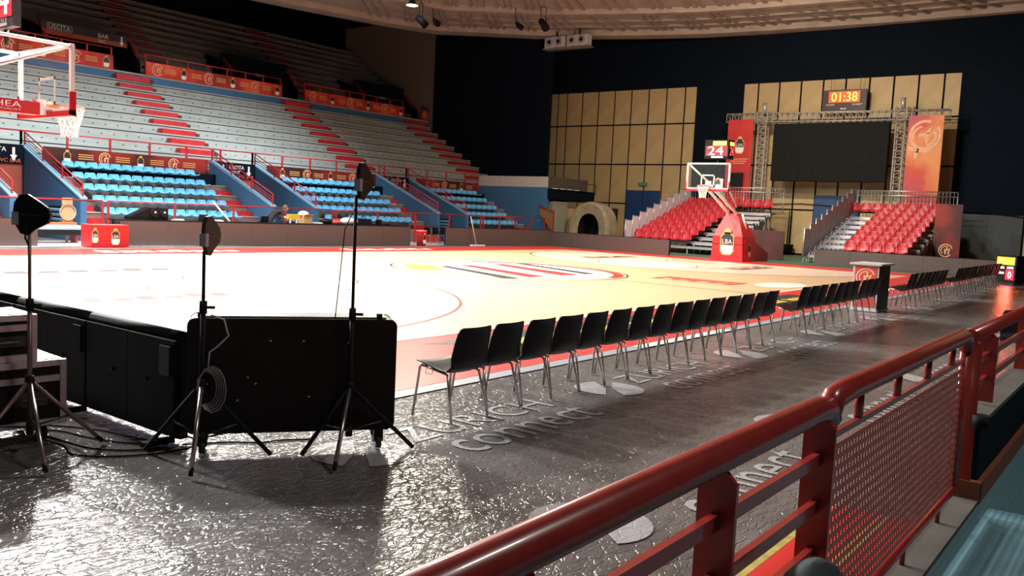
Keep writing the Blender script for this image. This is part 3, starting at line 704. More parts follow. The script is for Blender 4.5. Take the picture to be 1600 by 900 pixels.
# ---------------------------------------------------------------- big black rounded case on castors
a, b = Vector((-16.49, -10.06, 0)), Vector((-15.405, -10.845, 0)); u = (b-a).normalized(); nn = Vector((u.y, -u.x, 0)); 
L = (b-a).length
t = thing('wheeled_road_case', 'big black rounded case on castors standing beside the first chair', 'case')
def rrect(w_, h_, r, z0, n=6):
    pts = []
    for cx, cz, s0 in ((w_-r, r, -90), (w_-r, h_-r, 0), (r, h_-r, 90), (r, r, 180)):
        for k in range(n+1): an = R(s0+90*k/n); pts.append((cx+r*math.cos(an), z0+cz+r*math.sin(an)))
    return pts
pf = rrect(L, .755, .05, .14)
m = MB(); m.prism([a+u*x+Vector((0,0,z)) for x, z in pf], -nn*.26); m.build('body', BLACK, t)
m = MB(); m.prism([a+u*x+Vector((0,0,z))-nn*.255 for x, z in rrect(L, .755, .05, .145)], -nn*.012); m.build('rear_lid', LEDB, t)
m = MB(); m.obox(a+u*L/2-nn*.14+Vector((0,0,.903)), u*(L/2-.07), nn*.11, Vector((0,0,.004))); m.build('top_sheet', mat('pale_top', (.22,.23,.20), .4), t)
for x in (.1, L-.1):
    for dd in (.05, .21):
        p = a+u*x-nn*dd; cst = MB().tube([p-u*.02+Vector((0,0,.05)), p+u*.02+Vector((0,0,.05))], .05, 12).build('castor_wheel', DKGREY, t); MB().obox(p+Vector((0,0,.10)), u*.03, nn*.035, Vector((0,0,.045))).build('castor_fork', BLACKM, cst)
for x in (.08, L-.12): MB().obox(a+u*x-nn*.03+Vector((0,0,.915)), u*.018, nn*.018, Vector((0,0,.016))).build('top_latch', BLACKM, t)
for q in range(9): MB().obox(a+u*(.12+.9*random.random()*L/1.1)+nn*.003+Vector((0,0,.22+.6*random.random())), u*.006, nn*.002, Vector((0,0,.005))).build('rivet', STEEL, t)

# ---------------------------------------------------------------- antenna stands
def paddle(parent, c, U, V, W, s, m=BLACK):
    c, U, V, W = Vector(c), Vector(U).normalized(), Vector(V).normalized(), Vector(W).normalized()
    # teardrop paddle outline in U,V plane
    pts = [(-.40,.02),(-.36,.30),(-.22,.50),(-.02,.52),(.28,.34),(.48,.20),(.56,.02),(.50,-.18),(.20,-.34),(-.02,-.52),(-.2,-.48),(-.36,-.22)]
    b = MB(); b.prism([c+U*(x*s)+V*(y*s)-W*.012 for x, y in pts], W*.024); pd = b.build('antenna_paddle', m, parent)
    MB().obox(c+W*.014, U*.30*s, V*.006, W*.003).build('print_stripe', DKGREY, pd); MB().obox(c-U*.33*s-V*.1*s, U*.02, V*.04, W*.02).build('connector', STEEL, pd)
def tripod(x, y, top, feet, label, hub, spread_z, m=BLACKM):
    t = thing('antenna_stand', label, 'stand')
    MB().tube([(x,y,.14),(x,y,hub+.5)], .016, 8).build('lower_tube', m, t); MB().tube([(x,y,hub+.45),(x,y,top)], .011, 8).build('upper_tube', m, t)
    MB().tube([(x,y,hub-.03),(x,y,hub+.03)], .028, 10).build('leg_collar', BLACKM, t); MB().tube([(x,y,hub+.44),(x,y,hub+.52)], .024, 10).build('clamp_collar', BLACKM, t); MB().tube([(x,y,hub+.48),(x+.05,y-.05,hub+.48)], .010, 6).build('clamp_knob', BLACKM, t)
    MB().tube([(x,y,.12),(x,y,.19)], .024, 8).build('brace_collar', BLACKM, t)
    for k, (fx, fy) in enumerate(feet):
        lg = MB().tube([(x,y,hub),(fx,fy,.012)], .0145, 7).build('leg', CHROME if k == 0 else m, t); f0, f1 = Vector((x,y,hub)), Vector((fx,fy,.012)); MB().tube([f1+(f0-f1).normalized()*.05, f1], .015, 7).build('rubber_foot', BLACKM, lg)
        mid = Vector((x,y,hub)).lerp(Vector((fx,fy,.012)), .55); MB().tube([(x,y,.16), mid], .007, 6).build('brace', DKGREY, t)
    return t
GR = mat('brown_grey_tube', (.20, .14, .13), .4, metal=.4)
S1 = tripod(-17.12, -9.33, 1.42, [(-17.25,-9.83), (-16.70,-9.42), (-17.56,-9.42)], 'tripod with large black antenna paddle in front of the silver edged cases', .46, .3, GR)
U1 = r2.copy(); U1.z = 0; Uv = Vector((U1.x, U1.y, 0)).normalized(); Fv = Vector((fw.x, fw.y, 0)).normalized()
paddle(S1, Vector((-17.12, -9.33, 1.50))+Uv*.0, Uv, (0,0,1), -Fv, .245)
MB().tube([(-17.12,-9.33,1.30),(-17.15,-9.34,1.36),(-17.14,-9.33,1.42)], .006, 6).build('antenna_bracket', BLACKM, S1)
S2 = tripod(-16.48, -10.22, 1.33, [(-16.71,-10.47), (-16.10,-10.42), (-16.60,-9.78)], 'tripod with edge-on black paddle and coiled cable, by the board end', .50, .3)
paddle(S2, Vector((-16.47, -10.23, 1.425))+Uv*.02, (Fv*.98+Uv*.10), (0,0,1), (Uv*.98-Fv*.10), .235, mat('paddle_grey', (.035,.035,.038), .5))
m = MB()
for q in range(5): 
    cc = Vector((-16.44, -10.26, .47)); rr = .085+.008*q
    m.tube([cc+Uv*(rr*.75*math.cos(k*.524)+.012*q-.03)+Vector((0,0,rr*1.25*math.sin(k*.524)))-Vector((fw.x,fw.y,0))*(.01*q) for k in range(13)], .004, 5, False)
m.build('cable_coil', mat('grey_cable', (.28,.28,.28), .5), S2)
MB().tube([(-16.43,-10.23,.93),(-16.37,-10.28,.90),(-16.35,-10.30,.80),(-16.40,-10.26,.73),(-16.45,-10.25,.70),(-16.46,-10.25,.58)], .006, 6).build('hanging_cable', mat('grey_cable2', (.4,.4,.4), .5), S2)
S3 = tripod(-15.70, -10.72, 1.72, [(-16.03,-10.96), (-15.30,-10.93), (-15.97,-10.57)], 'tallest tripod with black antenna paddle, in front of the big black case', .46, .3)
paddle(S3, Vector((-15.70, -10.72, 1.81))+Uv*.045, (Fv*.96+Uv*.24), (0,0,1), (Uv*.96-Fv*.24), .235)
MB().tube([(-15.70,-10.73,1.66),(-15.77,-10.70,1.5),(-15.80,-10.70,1.2),(-15.83,-10.70,.92)], .004, 5).build('hanging_cable', BLACKM, S3)

# ---------------------------------------------------------------- flight cases on the left
def flight_case(c, hx, hy, z0, z1, rz, label, wheels):
    t = thing('flight_case', label, 'case', (c[0], c[1], z0), rz); h = z1-z0; b0 = .12 if wheels else 0
    MB().box(-hx+.006, hx-.006, -hy+.006, hy-.006, b0+.006, h-.006).build('body', BLACK, t)
    for sx in (-1, 1):
        for sy in (-1, 1): MB().box(sx*hx-.02, sx*hx+.02, sy*hy-.02, sy*hy+.02, b0, h).build('corner_extrusion', ALU, t)
    for z in (b0+.02, h-.02, b0+(h-b0)*.72):
        for sy in (-1, 1): MB().box(-hx, hx, sy*hy-.012, sy*hy+.012, z-.02, z+.02).build('edge_extrusion', ALU, t)
        for sx in (-1, 1): MB().box(sx*hx-.012, sx*hx+.012, -hy, hy, z-.02, z+.02).build('edge_extrusion', ALU, t)
    MB().box(-hx+.02, hx-.02, -hy+.02, hy-.02, h-.004, h+.004).build('lid_sheet', mat('case_lid', (.42,.42,.38), .35), t)
    for sx in (-.5, .5):
        l = MB().box(sx*hx-.10, sx*hx+.10, -hy-.02, -hy-.006, b0+(h-b0)*.32, b0+(h-b0)*.55).build('handle_dish', DKGREY, t)
        MB().tube([(sx*hx-.06,-hy-.03,b0+(h-b0)*.43),(sx*hx+.06,-hy-.03,b0+(h-b0)*.43)], .008, 6).build('handle', CHROME, l)
        l = MB().box(hx+.006, hx+.02, sx*hy*.8-.05, sx*hy*.8+.05, b0+(h-b0)*.40, b0+(h-b0)*.62).build('butterfly_latch', STEEL, t)
    if wheels:
        for sx in (-1, 1):
            for sy in (-1, 1): MB().tube([(sx*(hx-.1)-.02, sy*(hy-.08), .055),(sx*(hx-.1)+.02, sy*(hy-.08), .055)], .055, 12).build('castor_wheel', BLACKM, t)
    return t
flight_case((-17.24, -8.90), .40, .27, 0, .55, R(-3), 'large black flight case with silver edges on wheels at far left', True)
flight_case((-17.31, -8.93), .30, .20, .556, .855, R(-3), 'smaller silver edged flight case stacked on the large one', False)

# ---------------------------------------------------------------- cables on the floor
CAB = [[(-16.9,-8.75),(-16.75,-8.95),(-16.70,-9.2),(-16.62,-9.45),(-16.5,-9.62),(-16.40,-9.75)],
       [(-16.9,-8.9),(-16.85,-9.2),(-16.8,-9.5),(-16.65,-9.7),(-16.45,-9.78)],
       [(-16.85,-8.6),(-16.7,-8.8),(-16.55,-9.1),(-16.5,-9.35),(-16.45,-9.6)],
       [(-16.95,-9.0),(-16.9,-9.3),(-16.95,-9.55),(-16.8,-9.75),(-16.55,-9.88),(-16.3,-9.9)],
       [(-16.35,-9.8),(-16.1,-9.95),(-15.95,-10.1),(-15.8,-10.15),(-15.6,-10.3)]]
CN = ['thin black cable from the cases to the board end, uppermost of the tangle', 'black cable looping across the film towards the board end', 'black cable lying close along the foot of the boards', 'black cable making the widest loop on the film', 'black cable on the floor under the big black case']
for q, c_ in enumerate(CAB):
    pts = []
    for k in range(len(c_)-1):
        for s_ in range(5):
            f = s_/5; p0 = c_[max(k-1,0)]; p1 = c_[k]; p2 = c_[k+1]; p3 = c_[min(k+2,len(c_)-1)]
            pts.append(tuple(.5*((2*p1[d])+(-p0[d]+p2[d])*f+(2*p0[d]-5*p1[d]+4*p2[d]-p3[d])*f*f+(-p0[d]+3*p1[d]-3*p2[d]+p3[d])*f**3) for d in (0,1))+(-.004,))
    tag(MB().tube(pts, .0065, 6).build('floor_cable', BLACKM), CN[q], 'cable')

# ---------------------------------------------------------------- black chairs
def chair_proto():
    t = thing('stacking_chair', 'x', 'chair', group='black chairs along the sideline')
    prof = [(.215,.428),(.205,.438),(.14,.43),(.05,.408),(-.05,.388),(-.12,.388),(-.165,.425),(-.190,.51),(-.212,.62),(-.232,.70),(-.247,.742),(-.258,.752)]
    wid = [.19,.21,.217,.22,.222,.222,.22,.217,.21,.20,.185,.165]
    P = []
    for (y, z), w_ in zip(prof, wid):
        P.append([(u_*w_, y+(.030*abs(u_)**2.2 if z > .46 else 0), z+(.016*abs(u_)**2.5 if z < .46 else 0)) for u_ in (-1,-.82,-.55,-.2,.2,.55,.82,1)])
    m = MB(); m.grid(P, .009); m.build('seat_shell', BLACK, t)
    for sx in (-1, 1):
        m = MB(); m.tube([(sx*.185,.17,.412),(sx*.19,.185,.40),(sx*.218,.225,0)], .0105, 7); m.build('leg', CHROME, t)
        m = MB(); m.tube([(sx*.185,-.09,.372),(sx*.19,-.11,.365),(sx*.222,-.195,0)], .0105, 7); m.build('leg', CHROME, t)
        m = MB(); m.tube([(sx*.185,.17,.412),(sx*.185,-.09,.372)], .0105, 7); m.build('seat_rail', CHROME, t)
    m = MB(); m.tube([(-.185,.08,.395),(.185,.08,.395)], .009, 6); m.build('cross_tube', CHROME, t)
    m = MB(); m.tube([(-.20,.10,.40),(-.22,.10,.36),(-.22,.03,.36),(-.20,.03,.40)], .003, 5); m.build('link_hook', CHROME, t)
    return t
ch = chair_proto()
rows = [(-14.38, .459, 15, 'in the nearest chair run, left of the gap'), (-6.62, .446, 10, 'in the chair run just left of the lectern'), (.10, .44, 9, 'in the chair run just right of the lectern'), (5.15, .45, 16, 'in the farthest chair run, by the clock box')]
first = True
for (x0, dx, n, where) in rows:
    for k in range(n):
        lab = 'black plastic chair, %s from left %s' % (ORD[k], where)
        loc = (x0+dx*k, -10.47+random.uniform(-.012,.012), 0); rz = random.uniform(-.02,.02)
        if first: ch.location = loc; ch['label'] = lab; first = False
        else: dup(ch, loc, rz, lab)
# chairs behind the far boards and one behind the railing
for k in range(3):
    o = dup(ch, (9.9+.56*k, 12.3, 0), R(180), 'black chair behind the far boards, %s from the red bin' % ORD[k]); o['group'] = 'black chairs behind the far boards'
o = dup(ch, (-7.75, -13.62, 0), R(95), 'single chair standing behind the red railing at the right edge'); del o['group']

# ---------------------------------------------------------------- lectern
t = thing('lectern', 'white edged lectern with red front print between the chair runs', 'lectern', (-1.05, -10.15, 0))
MB().box(-.45, .45, -.27, .27, .0, .04).build('base', WHITEB, t)
for x in (-.43, .40): MB().box(x, x+.03, -.25, .25, .04, .93).build('side_panel', WHITEB if x < 0 else BLACK, t)
MB().box(-.40, .40, .22, .25, .04, .93).build('front_panel', WHITEB, t); MB().box(-.50, .50, -.31, .31, .93, .965).build('top', WHITEB, t)
MB().box(-.40, .40, -.22, .20, .45, .47).build('shelf', BLACK, t)
pb = MB().box(-.438, -.431, -.21, .21, .08, .89).build('print_panel', BANR3, t)
m = MB(); emblem((-.4395, 0, .68), (0,-1,0), (0,0,1), .19, m); m.build('emblem_print', EMB, pb)
MB().box(-.40, .40, -.26, -.24, .04, .93).build('rear_cloth', BLACK, t)

# ---------------------------------------------------------------- floor clock box at the far right
t = thing('floor_shot_clock', 'black floor clock box with amber and red digits at the right edge', 'scoreboard', (13.9, -10.75, 0), R(-38))
MB().box(-.22, .22, -.42, .42, .08, .98).build('housing', BLACKM, t); MB().box(-.30, .30, -.45, .45, 0, .07).build('base', DKGREY, t)
MB().box(-.235, -.222, -.36, .38, .66, .92).build('amber_halo', mat('amber_halo', (.9,.40,.02), .5, emit=1.3), t)  # added glowing panel, imitates the halo round the amber digits
m = MB(); blocks_on(m, 4, (-.24, .33, .69), (0,-.62,0), (0,0,.2)); m.build('amber_digits', LEDY, t)
MB().box(-.24, -.222, -.36, -.02, .16, .50).build('red_panel', mat('red_led_panel', (.7,.02,.05), .5, emit=1.6), t)
m = MB(); text_on(m, '0', (-.25, -.13, .22), (0,-.14,0), (0,0,.22)); m.build('red_digits', LEDW, t)
for yy, zz in ((.18,.56),(.18,.38),(-.2,.57)): MB().box(-.24, -.222, yy-.14, yy+.14, zz-.04, zz+.04).build('white_label', TEXTW, t)
MB().box(.22, .3, -.35, .35, .2, .95).build('rear_box', BLACKM, t)
l = bpy.data.lights.new('clock_glow', 'AREA'); l.energy = 14; l.color = (1,.05,.04); l.size = .3
lo = bpy.data.objects.new('clock_glow', l); C.objects.link(lo); lo.parent = t; lo.location = (-.27, -.1, .42); lo.rotation_euler = (0, R(-90)*-1, 0)

# ---------------------------------------------------------------- basketball units
def hoop(sx, label):
    """sx=+1 far basket (board at x=+12.8), -1 near-left basket"""
    t = thing('basketball_hoop', label, 'basketball hoop'); X = 12.8*sx
    e = lambda x: X+sx*x
    def bx(xa, xb, *r): return MB().box(min(e(xa), e(xb)), max(e(xa), e(xb)), *r)
    bx(0, .012, -.9, .9, 2.9, 3.95).build('glass_backboard', GLASS, t)
    fr = bx(-.01, .05, -.92, .92, 3.91, 3.97).build('board_frame', WHITEP, t)
    for yy in (-.9, .9): bx(-.01, .05, yy-.035, yy+.035, 2.95, 3.95).build('frame_side', WHITEP, fr)
    bx(-.012, .05, -.92, .92, 2.90, 2.97).build('frame_bottom', WHITEP, fr)
    pd = bx(-.03, .06, -.94, .94, 2.84, 2.93).build('bottom_padding', REDPAD, t)
    for yy in (-.94, .90): bx(-.03, .06, yy, yy+.045, 2.86, 3.22).build('corner_padding', REDPAD, pd)
    m = MB()
    for ya, yb, za, zb in ((-.295,.295,3.45,3.5),(-.295,.295,3.05,3.1),(-.295,-.245,3.05,3.5),(.245,.295,3.05,3.5)): m.box(min(e(-.006),e(-.002)), max(e(-.006),e(-.002)), ya, yb, za, zb)
    m.build('target_square', WHITEP if sx > 0 else mat('target_cream', (.55,.55,.45), .5), t)
    cx = e(-.375); m = MB(); m.tube([(cx+.225*math.cos(k*math.pi/12), .225*math.sin(k*math.pi/12), 3.05) for k in range(25)], .012, 6, False); rm = m.build('rim', ORANGE, t)
    bx(-.16, 0, -.10, .10, 3.0, 3.06).build('rim_bracket', ORANGE, rm)
    m = MB(); zz = [3.04, 2.92, 2.80, 2.70, 2.62, 2.56]; rr = [.225, .20, .165, .135, .125, .13]
    for k in range(12):
        for sg in (1, -1): m.tube([(cx+r_*math.cos((k+.5*i*sg)*math.pi/6), r_*math.sin((k+.5*i*sg)*math.pi/6), z_) for i, (r_, z_) in enumerate(zip(rr, zz))], .0085, 4, False)
    m.build('net', NET, t)
    # support arms to the base unit
    if sx < 0: return t, e
    bx(.05, .2, -.12, .12, 3.0, 3.25).build('mount_plate', WHITEP, t)
    for yy in (-.13, .13):
        MB().tube([(e(.1),yy,3.05),(e(2.6),yy*1.4,2.05),(e(3.3),yy*1.6,1.5)], .06, 8).build('lower_arm', WHITEP, t)
        MB().tube([(e(.05),yy*6.6,3.9),(e(1.6),yy*2,2.95),(e(2.6),yy*1.6,2.3)], .032, 8).build('board_stay', WHITEP, t)
    MB().tube([(e(.1),0,3.12),(e(1.5),0,2.75)], .11, 10).build('arm_cover', WHITEP, t)
    MB().tube([(e(.03),.9,3.93),(e(.5),.15,3.15)], .018, 6).build('cross_stay', WHITEP, t)
    MB().tube([(e(2.75),-.42,2.0),(e(3.15),-.50,1.2),(e(3.4),-.55,.35)], .05, 8).build('rear_strut', WHITEP, t)
    return t, e
H, e = hoop(1, 'far basketball hoop with glass board and red padded base')
# red padded base of the far hoop
bs = MB(); zl = [(0, .72, 2.35), (1.05, .66, 2.35), (1.85, .34, 2.6), (2.02, .26, 2.65)]
F = [[(e(xa), y_, z_) for y_ in (hw, -hw)] for z_, hw, xa in zl]
bs.quad(F[0][0], F[0][1], F[1][1], F[1][0]); bs.quad(F[1][0], F[1][1], F[2][1], F[2][0]); bs.quad(F[2][0], F[2][1], F[3][1], F[3][0])
Bk = [[(e(xb), y_, z_) for y_ in (hw, -hw)] for (z_, hw, xa), xb in zip(zl, (4.0, 3.7, 3.1, 3.0))]
for i in range(3): bs.quad(Bk[i][1], Bk[i][0], Bk[i+1][0], Bk[i+1][1]); bs.quad(F[i][1], Bk[i][1], Bk[i+1][1], F[i+1][1]); bs.quad(Bk[i][0], F[i][0], F[i+1][0], Bk[i+1][0])
bs.quad(F[3][0], F[3][1], Bk[3][1], Bk[3][0]); PB = bs.build('base_padding', REDPAD, H)
shield((e(2.33), 0, .82), (0,-1,0), (0,0,1), 1.15, PB, (-1,0,0))
MB().box(e(2.335), e(2.345), -.68, .68, .70, .715).build('padding_seam', BLACKM, PB)
MB().prism([(e(2.5),-.73,0),(e(5.2),-.73,0),(e(5.2),-.73,.35),(e(3.4),-.73,.9),(e(2.5),-.73,.95)], (0,1.46,0)).build('base_unit', REDPAD, H)
shield((e(3.0), -.74, .5), (1,0,0), (0,0,1), .6, H, (0,-1,0), False)
# poster behind the glass support
MB().box(e(.06), e(.10), -.62, -.30, 2.98, 3.35).build('badge_plate', WHITEP, H); shield((e(.05), -.42, 3.18), (0,-1,0), (0,0,1), .42, H, (-1,0,0), False)
def shot_clock(parent, X, Y, Z, sx, digits, top, W=.52):
    c = MB().box(X-.12, X+.12, Y-W, Y+W, Z, Z+.72).build('shot_clock', BLACKM, parent)
    return c
sc = thing('shot_clock', 'shot clock box showing red 24 above the far basket', 'scoreboard', (13.1, -.2, 4.16))
MB().box(-.12, .4, -.52, .5, 0, .74).build('housing', BLACKM, sc); MB().tube([(.1,0,-.25),(.1,0,0)], .04, 8).build('mount_post', DKGREY, sc)
m = MB(); text_on(m, '24', (-.125, .36, .14), (0,-.66,0), (0,0,.34)); m.build('red_digits', mat('red_white_led', (1,.28,.25), .5, emit=5), sc)
m = MB(); m.box(-.13, -.121, -.42, .15, .52, .68); m.build('amber_digits', LEDY, sc)
m = MB(); text_on(m, '24', (.02, -.525, .14), (.34,0,0), (0,0,.34)); m.build('side_digits', LEDR, sc)
m = MB(); m.box(.0, .38, -.53, -.521, .52, .66); m.build('side_amber_digits', LEDO, sc); MB().box(-.13, -.121, -.3, .2, .02, .09).build('white_label', TEXTW, sc)
MB().box(-.124, -.121, -.48, .45, .10, .50).build('red_face', mat('red_dim', (.22,.008,.012), .5, emit=.25), sc)

H2, e2 = hoop(-1, 'near left basketball hoop with glass board, seen from behind')
# lower padded arm cover with lettering and upper arms of the near hoop
cvo = MB().box(-16.6, -12.97, -.15, .15, 2.86, 3.06).build('arm_banner', REDPAD, H2); MB().box(-12.99, -12.86, -.12, .12, 2.88, 3.12).build('mount_plate', WHITEP, H2)
m = MB(); text_on(m, 'HEA', (-13.66, -.155, 2.945), (.40,0,0), (0,0,.09)); text_on(m, 'SPECIALIST', (-13.72, -.155, 2.895), (.46,0,0), (0,0,.028)); m.build('lettering', TEXTW, cvo)
for yy in (-.9, .9):
    MB().tube([(-12.84, yy, 3.93), (-15.5, yy*.75, 3.97)], .028, 8).build('upper_arm', WHITEP, H2)
    MB().tube([(-12.84, yy, 3.93), (-14.6, yy*.2, 3.15)], .028, 8).build('diagonal_brace', WHITEP, H2)
MB().box(-18.9, -16.9, -.6, .6, 0, 1.0).build('base_unit', REDPAD, H2); MB().prism([(-17.3,-.3,.9),(-16.9,-.3,.9),(-15.6,-.3,4.0),(-16.2,-.3,4.0)], (0,.6,0)).build('upright', REDPAD, H2)
sc = thing('shot_clock', 'shot clock corner with red digit above the near left basket', 'scoreboard', (-13.3, .27, 4.19))
MB().box(-.12, .0, -.52, .52, 0, .78).build('housing', mat('clock_grey', (.05,.04,.04), .5), sc); MB().tube([(0,0,-.25),(0,0,0)], .04, 8).build('mount_post', DKGREY, sc)
MB().box(-.124, -.121, -.48, .48, .16, .74).build('red_face', mat('red_bright_face', (.75,.012,.03), .5, emit=.7), sc)
m = MB(); text_on(m, '24', (-.13, .42, .20), (0,-.80,0), (0,0,.46)); m.build('red_digits', LEDW, sc)
m = MB(); text_on(m, 'TELE', (-.13, -.02, .085), (0,-.30,0), (0,0,.055)); m.quad((-.13,.0,.02),(-.13,-.32,.02),(-.13,-.32,.07),(-.13,.0,.07)); m.build('white_label', TEXTW, sc)

# ---------------------------------------------------------------- red seat stands at the far end
RS = bucket(.52, .40, .46, REDSEAT, 'stand_seat')
def red_stand(ya, yb, cols, extra, aisle, guardY, side, label, NR=9):
    """ya>yb; rows climb toward +x"""
    t = thing('seat_stand', 'grey steel scaffold frame of the %s red seat stand' % label, 'grandstand')
    DX, DZ, X0, Z0 = .74, .232, 19.5, .36
    for i in range(NR):
        x = X0+DX*i; z = Z0+DZ*i
        MB().box(x, x+DX+.05, yb, ya, z-.06, z).build('deck_plank', DECK, t); MB().box(x-.02, x+.02, yb, ya, z-.12, z).build('deck_edge', ALU, t)
        for yy in (ya-.05, aisle[0], aisle[1], yb+.05): MB().box(x+.02, x+.07, yy-.025, yy+.025, 0, z-.06).build('upright', STEEL, t)
        if i: MB().box(x-.30, x-.03, aisle[1]+.05, aisle[0]-.05, z-.16, z-.115).build('aisle_step', STEEL, t)
    MB().tube([(X0,yb+.05,.1),(X0+DX*NR,yb+.05,Z0+DZ*NR-.2)], .025, 6).build('brace', STEEL, t); MB().tube([(X0,ya-.05,.1),(X0+DX*NR,ya-.05,Z0+DZ*NR-.2)], .025, 6).build('brace', STEEL, t)
    # stepped guard panels
    for i in range(NR+1):
        x = X0-.35+DX*i; z = Z0+DZ*i; gp = MB().box(x, x+DX-.05, guardY-.015, guardY+.015, max(z-.1, .1), z+1.12).build('guard_panel', GUARDP, t)
        MB().tube([(x-.015,guardY,max(z-.2, 0)),(x-.015,guardY,z+1.18)], .028, 6).build('guard_post', ALU, gp); MB().tube([(x-.015,guardY,z+1.14),(x+DX-.04,guardY,z+1.14)], .02, 6).build('guard_rail', ALU, gp)
    # rear guard rail
    xr = X0+DX*NR+.05; zt = Z0+DZ*NR+1.12
    for zz in (zt, zt-.22): MB().tube([(xr,yb-.35,zz),(xr,ya,zz)], .025, 6).build('rear_rail', ALU, t)
    n = int((ya-yb+.35)/.16)
    for k in range(n+1):
        y = lerp(yb-.35, ya, k/n); big = k % 7 == 0
        MB().tube([(xr,y,zt-.22),(xr,y,zt)], .012, 5).build('rail_bar', ALU, t)
        MB().tube([(xr,y,Z0+DZ*NR-.2),(xr,y,zt-.22)], .03 if big else .010, 5).build('rear_bar', STEEL, t)
    for i in range(NR):
        yy = [cols[0]-.535*k for k in range(cols[1])] + (list(extra) if i == NR-1 else [])
        yy.sort(reverse=True)
        for k, y in enumerate(yy):
            o = put('spectator_chair', RS, None, (X0+.40+DX*i, y, Z0+DZ*i+.27)); o.rotation_euler = (0, 0, R(-90))
            tag(o, 'red seat, %s from left in the %s of the %s red stand' % (ORD[k], row_name(i, NR), label), 'seat', 'red seats of the end stands')
    return t
red_stand(7.2, 2.1, (6.95, 6), (3.6, 3.05, 2.5), (3.95, 2.3), 7.3, 1, 'left')
red_stand(-1.75, -6.35, (-3.68, 5), (-2.05, -2.6, -3.15), (-1.95, -3.35), -1.9, 1, 'right')
# printed drapes beside the stands
for nm, xa, xb, ya, yb, h, lb in (('stand_drape', 19.4, 19.45, 2.2, -.9, 1.35, 'dark red printed drape behind the far basket base'), ('stand_drape', 22.6, 22.65, -6.5, -7.6, 2.9, 'dark red printed drape right of the right red stand')):
    t = thing(nm, lb, 'banner'); MB().box(xa, xb, yb, ya, 0, h).build('cloth', BAND, t); m = MB(); emblem((xa-.01, (ya+yb)/2+.8 if ya > 0 else (ya+yb)/2, .85), (0,-1,0), (0,0,1), .3, m); m.build('emblem_print', EMB, t)
t = thing('stand_side_cover', 'dark red cover on the flank of the right red stand', 'banner'); MB().prism([(19.6,-6.4,0),(26.2,-6.4,0),(26.2,-6.4,2.2),(19.6,-6.4,.4)], (0,-.04,0)).build('cloth', BAND, t)
t = thing('plastic_tub', 'black tub standing against the end wall between the stands', 'tub', (27.7, 1.95, 0)); MB().tube([(0,0,.12),(0,0,.55),(0,0,.57)], [.30,.40,.42], 16).build('bowl', BLACKM, t); MB().tube([(0,0,0),(0,0,.12)], .2, 10).build('base', BLACKM, t); MB().tube([(.1,0,.57),(.15,0,2.4)], .03, 6).build('pole', BLACKM, t)
t = thing('wall_cable', 'thin black cable strung along the beige end wall', 'cable'); MB().tube([(28.2,6,2.9),(28.2,3,2.78),(28.2,1.5,2.85),(28.2,-1,2.72),(28.2,-4,2.62),(28.2,-7,2.78),(28.2,-9.5,2.5)], .022, 5).build('strand', BLACKM, t)

# ---------------------------------------------------------------- truss, screen, banners, score clock
TX = 26.9
def truss(p, q, s, name, parent, nseg):
    p, q = Vector(p), Vector(q); d = (q-p).normalized(); a = d.orthogonal().normalized(); 
    a = Vector((1,0,0)); b = d.cross(a).normalized(); m = MB()
    cor = [(a*i+b*j)*s/2 for i, j in ((-1,-1),(1,-1),(1,1),(-1,1))]
    for c_ in cor: m.tube([p+c_, q+c_], .036, 5)
    for k in range(nseg+1):
        f = p.lerp(q, k/nseg)
        for i in range(4): m.tube([f+cor[i], f+cor[(i+1) % 4]], .020, 4)
        if k < nseg:
            f2 = p.lerp(q, (k+1)/nseg)
            for i in (0, 1, 3): m.tube([f+cor[i], f2+cor[(i+1) % 4]], .013, 4)
    return m.build(name, TRUSSM, parent)
tr = thing('truss_goalpost', 'aluminium truss goalpost carrying the dark screen and red banners', 'truss')
truss((TX,3.42,0), (TX,3.42,7.3), .42, 'upright_truss', tr, 22); truss((TX,-3.72,0), (TX,-3.72,7.25), .42, 'upright_truss', tr, 22)
truss((TX,5.5,7.45), (TX,-5.9,7.35), .46, 'beam_truss', tr, 34)
for y in (3.42, -3.72):
    truss((TX,y,7.1), (TX,y,7.75), .58, 'sleeve_block', tr, 2); MB().tube([(TX,y,7.7),(TX,y,8.25)], .12, 8).build('hoist_head', STEEL, tr)
t = thing('video_wall', 'large switched-off dark video screen hanging in the truss', 'screen')
yy = [2.75-.745*k for k in range(9)]
for k in range(8):
    for j in range(4): MB().box(TX-.22, TX-.16, yy[k+1]+.002, yy[k]-.002, 4.02+.762*j+.002, 4.02+.762*(j+1)-.002).build('screen_module', SCREEN, t)
MB().box(TX-.16, TX+.05, yy[8], yy[0], 4.0, 7.08).build('cabinet', BLACKM, t)
t = thing('hanging_banner', 'tall red banner with league badge left of the dark screen', 'banner'); MB().box(TX-.3, TX-.27, 3.88, 5.35, 2.6, 7.35).build('cloth', BANR2, t)
shield((TX-.31, 4.6, 5.95), (0,-1,0), (0,0,1), .95, t, (-1,0,0)); m = MB()
for k in range(3): m.quad((TX-.31, 5.15-.1*k, 5.15-.12*k), (TX-.31, 4.05+.1*k, 5.15-.12*k), (TX-.31, 4.05+.1*k, 5.19-.12*k), (TX-.31, 5.15-.1*k, 5.19-.12*k))
m.build('slogan_print', TEXTG, t); MB().box(TX-.6, TX-.5, 4.2, 4.9, 3.6, 4.4).build('dark_monitor', BLACKM, t)
t = thing('hanging_banner', 'tall orange red banner with swirl emblem right of the dark screen', 'banner'); MB().box(TX-.3, TX-.27, -5.72, -4.12, 2.3, 7.3).build('cloth', BANR3, t)
m = MB(); O, U, V = (TX-.31, -4.92, 6.35), (0,-1,0), (0,0,1)
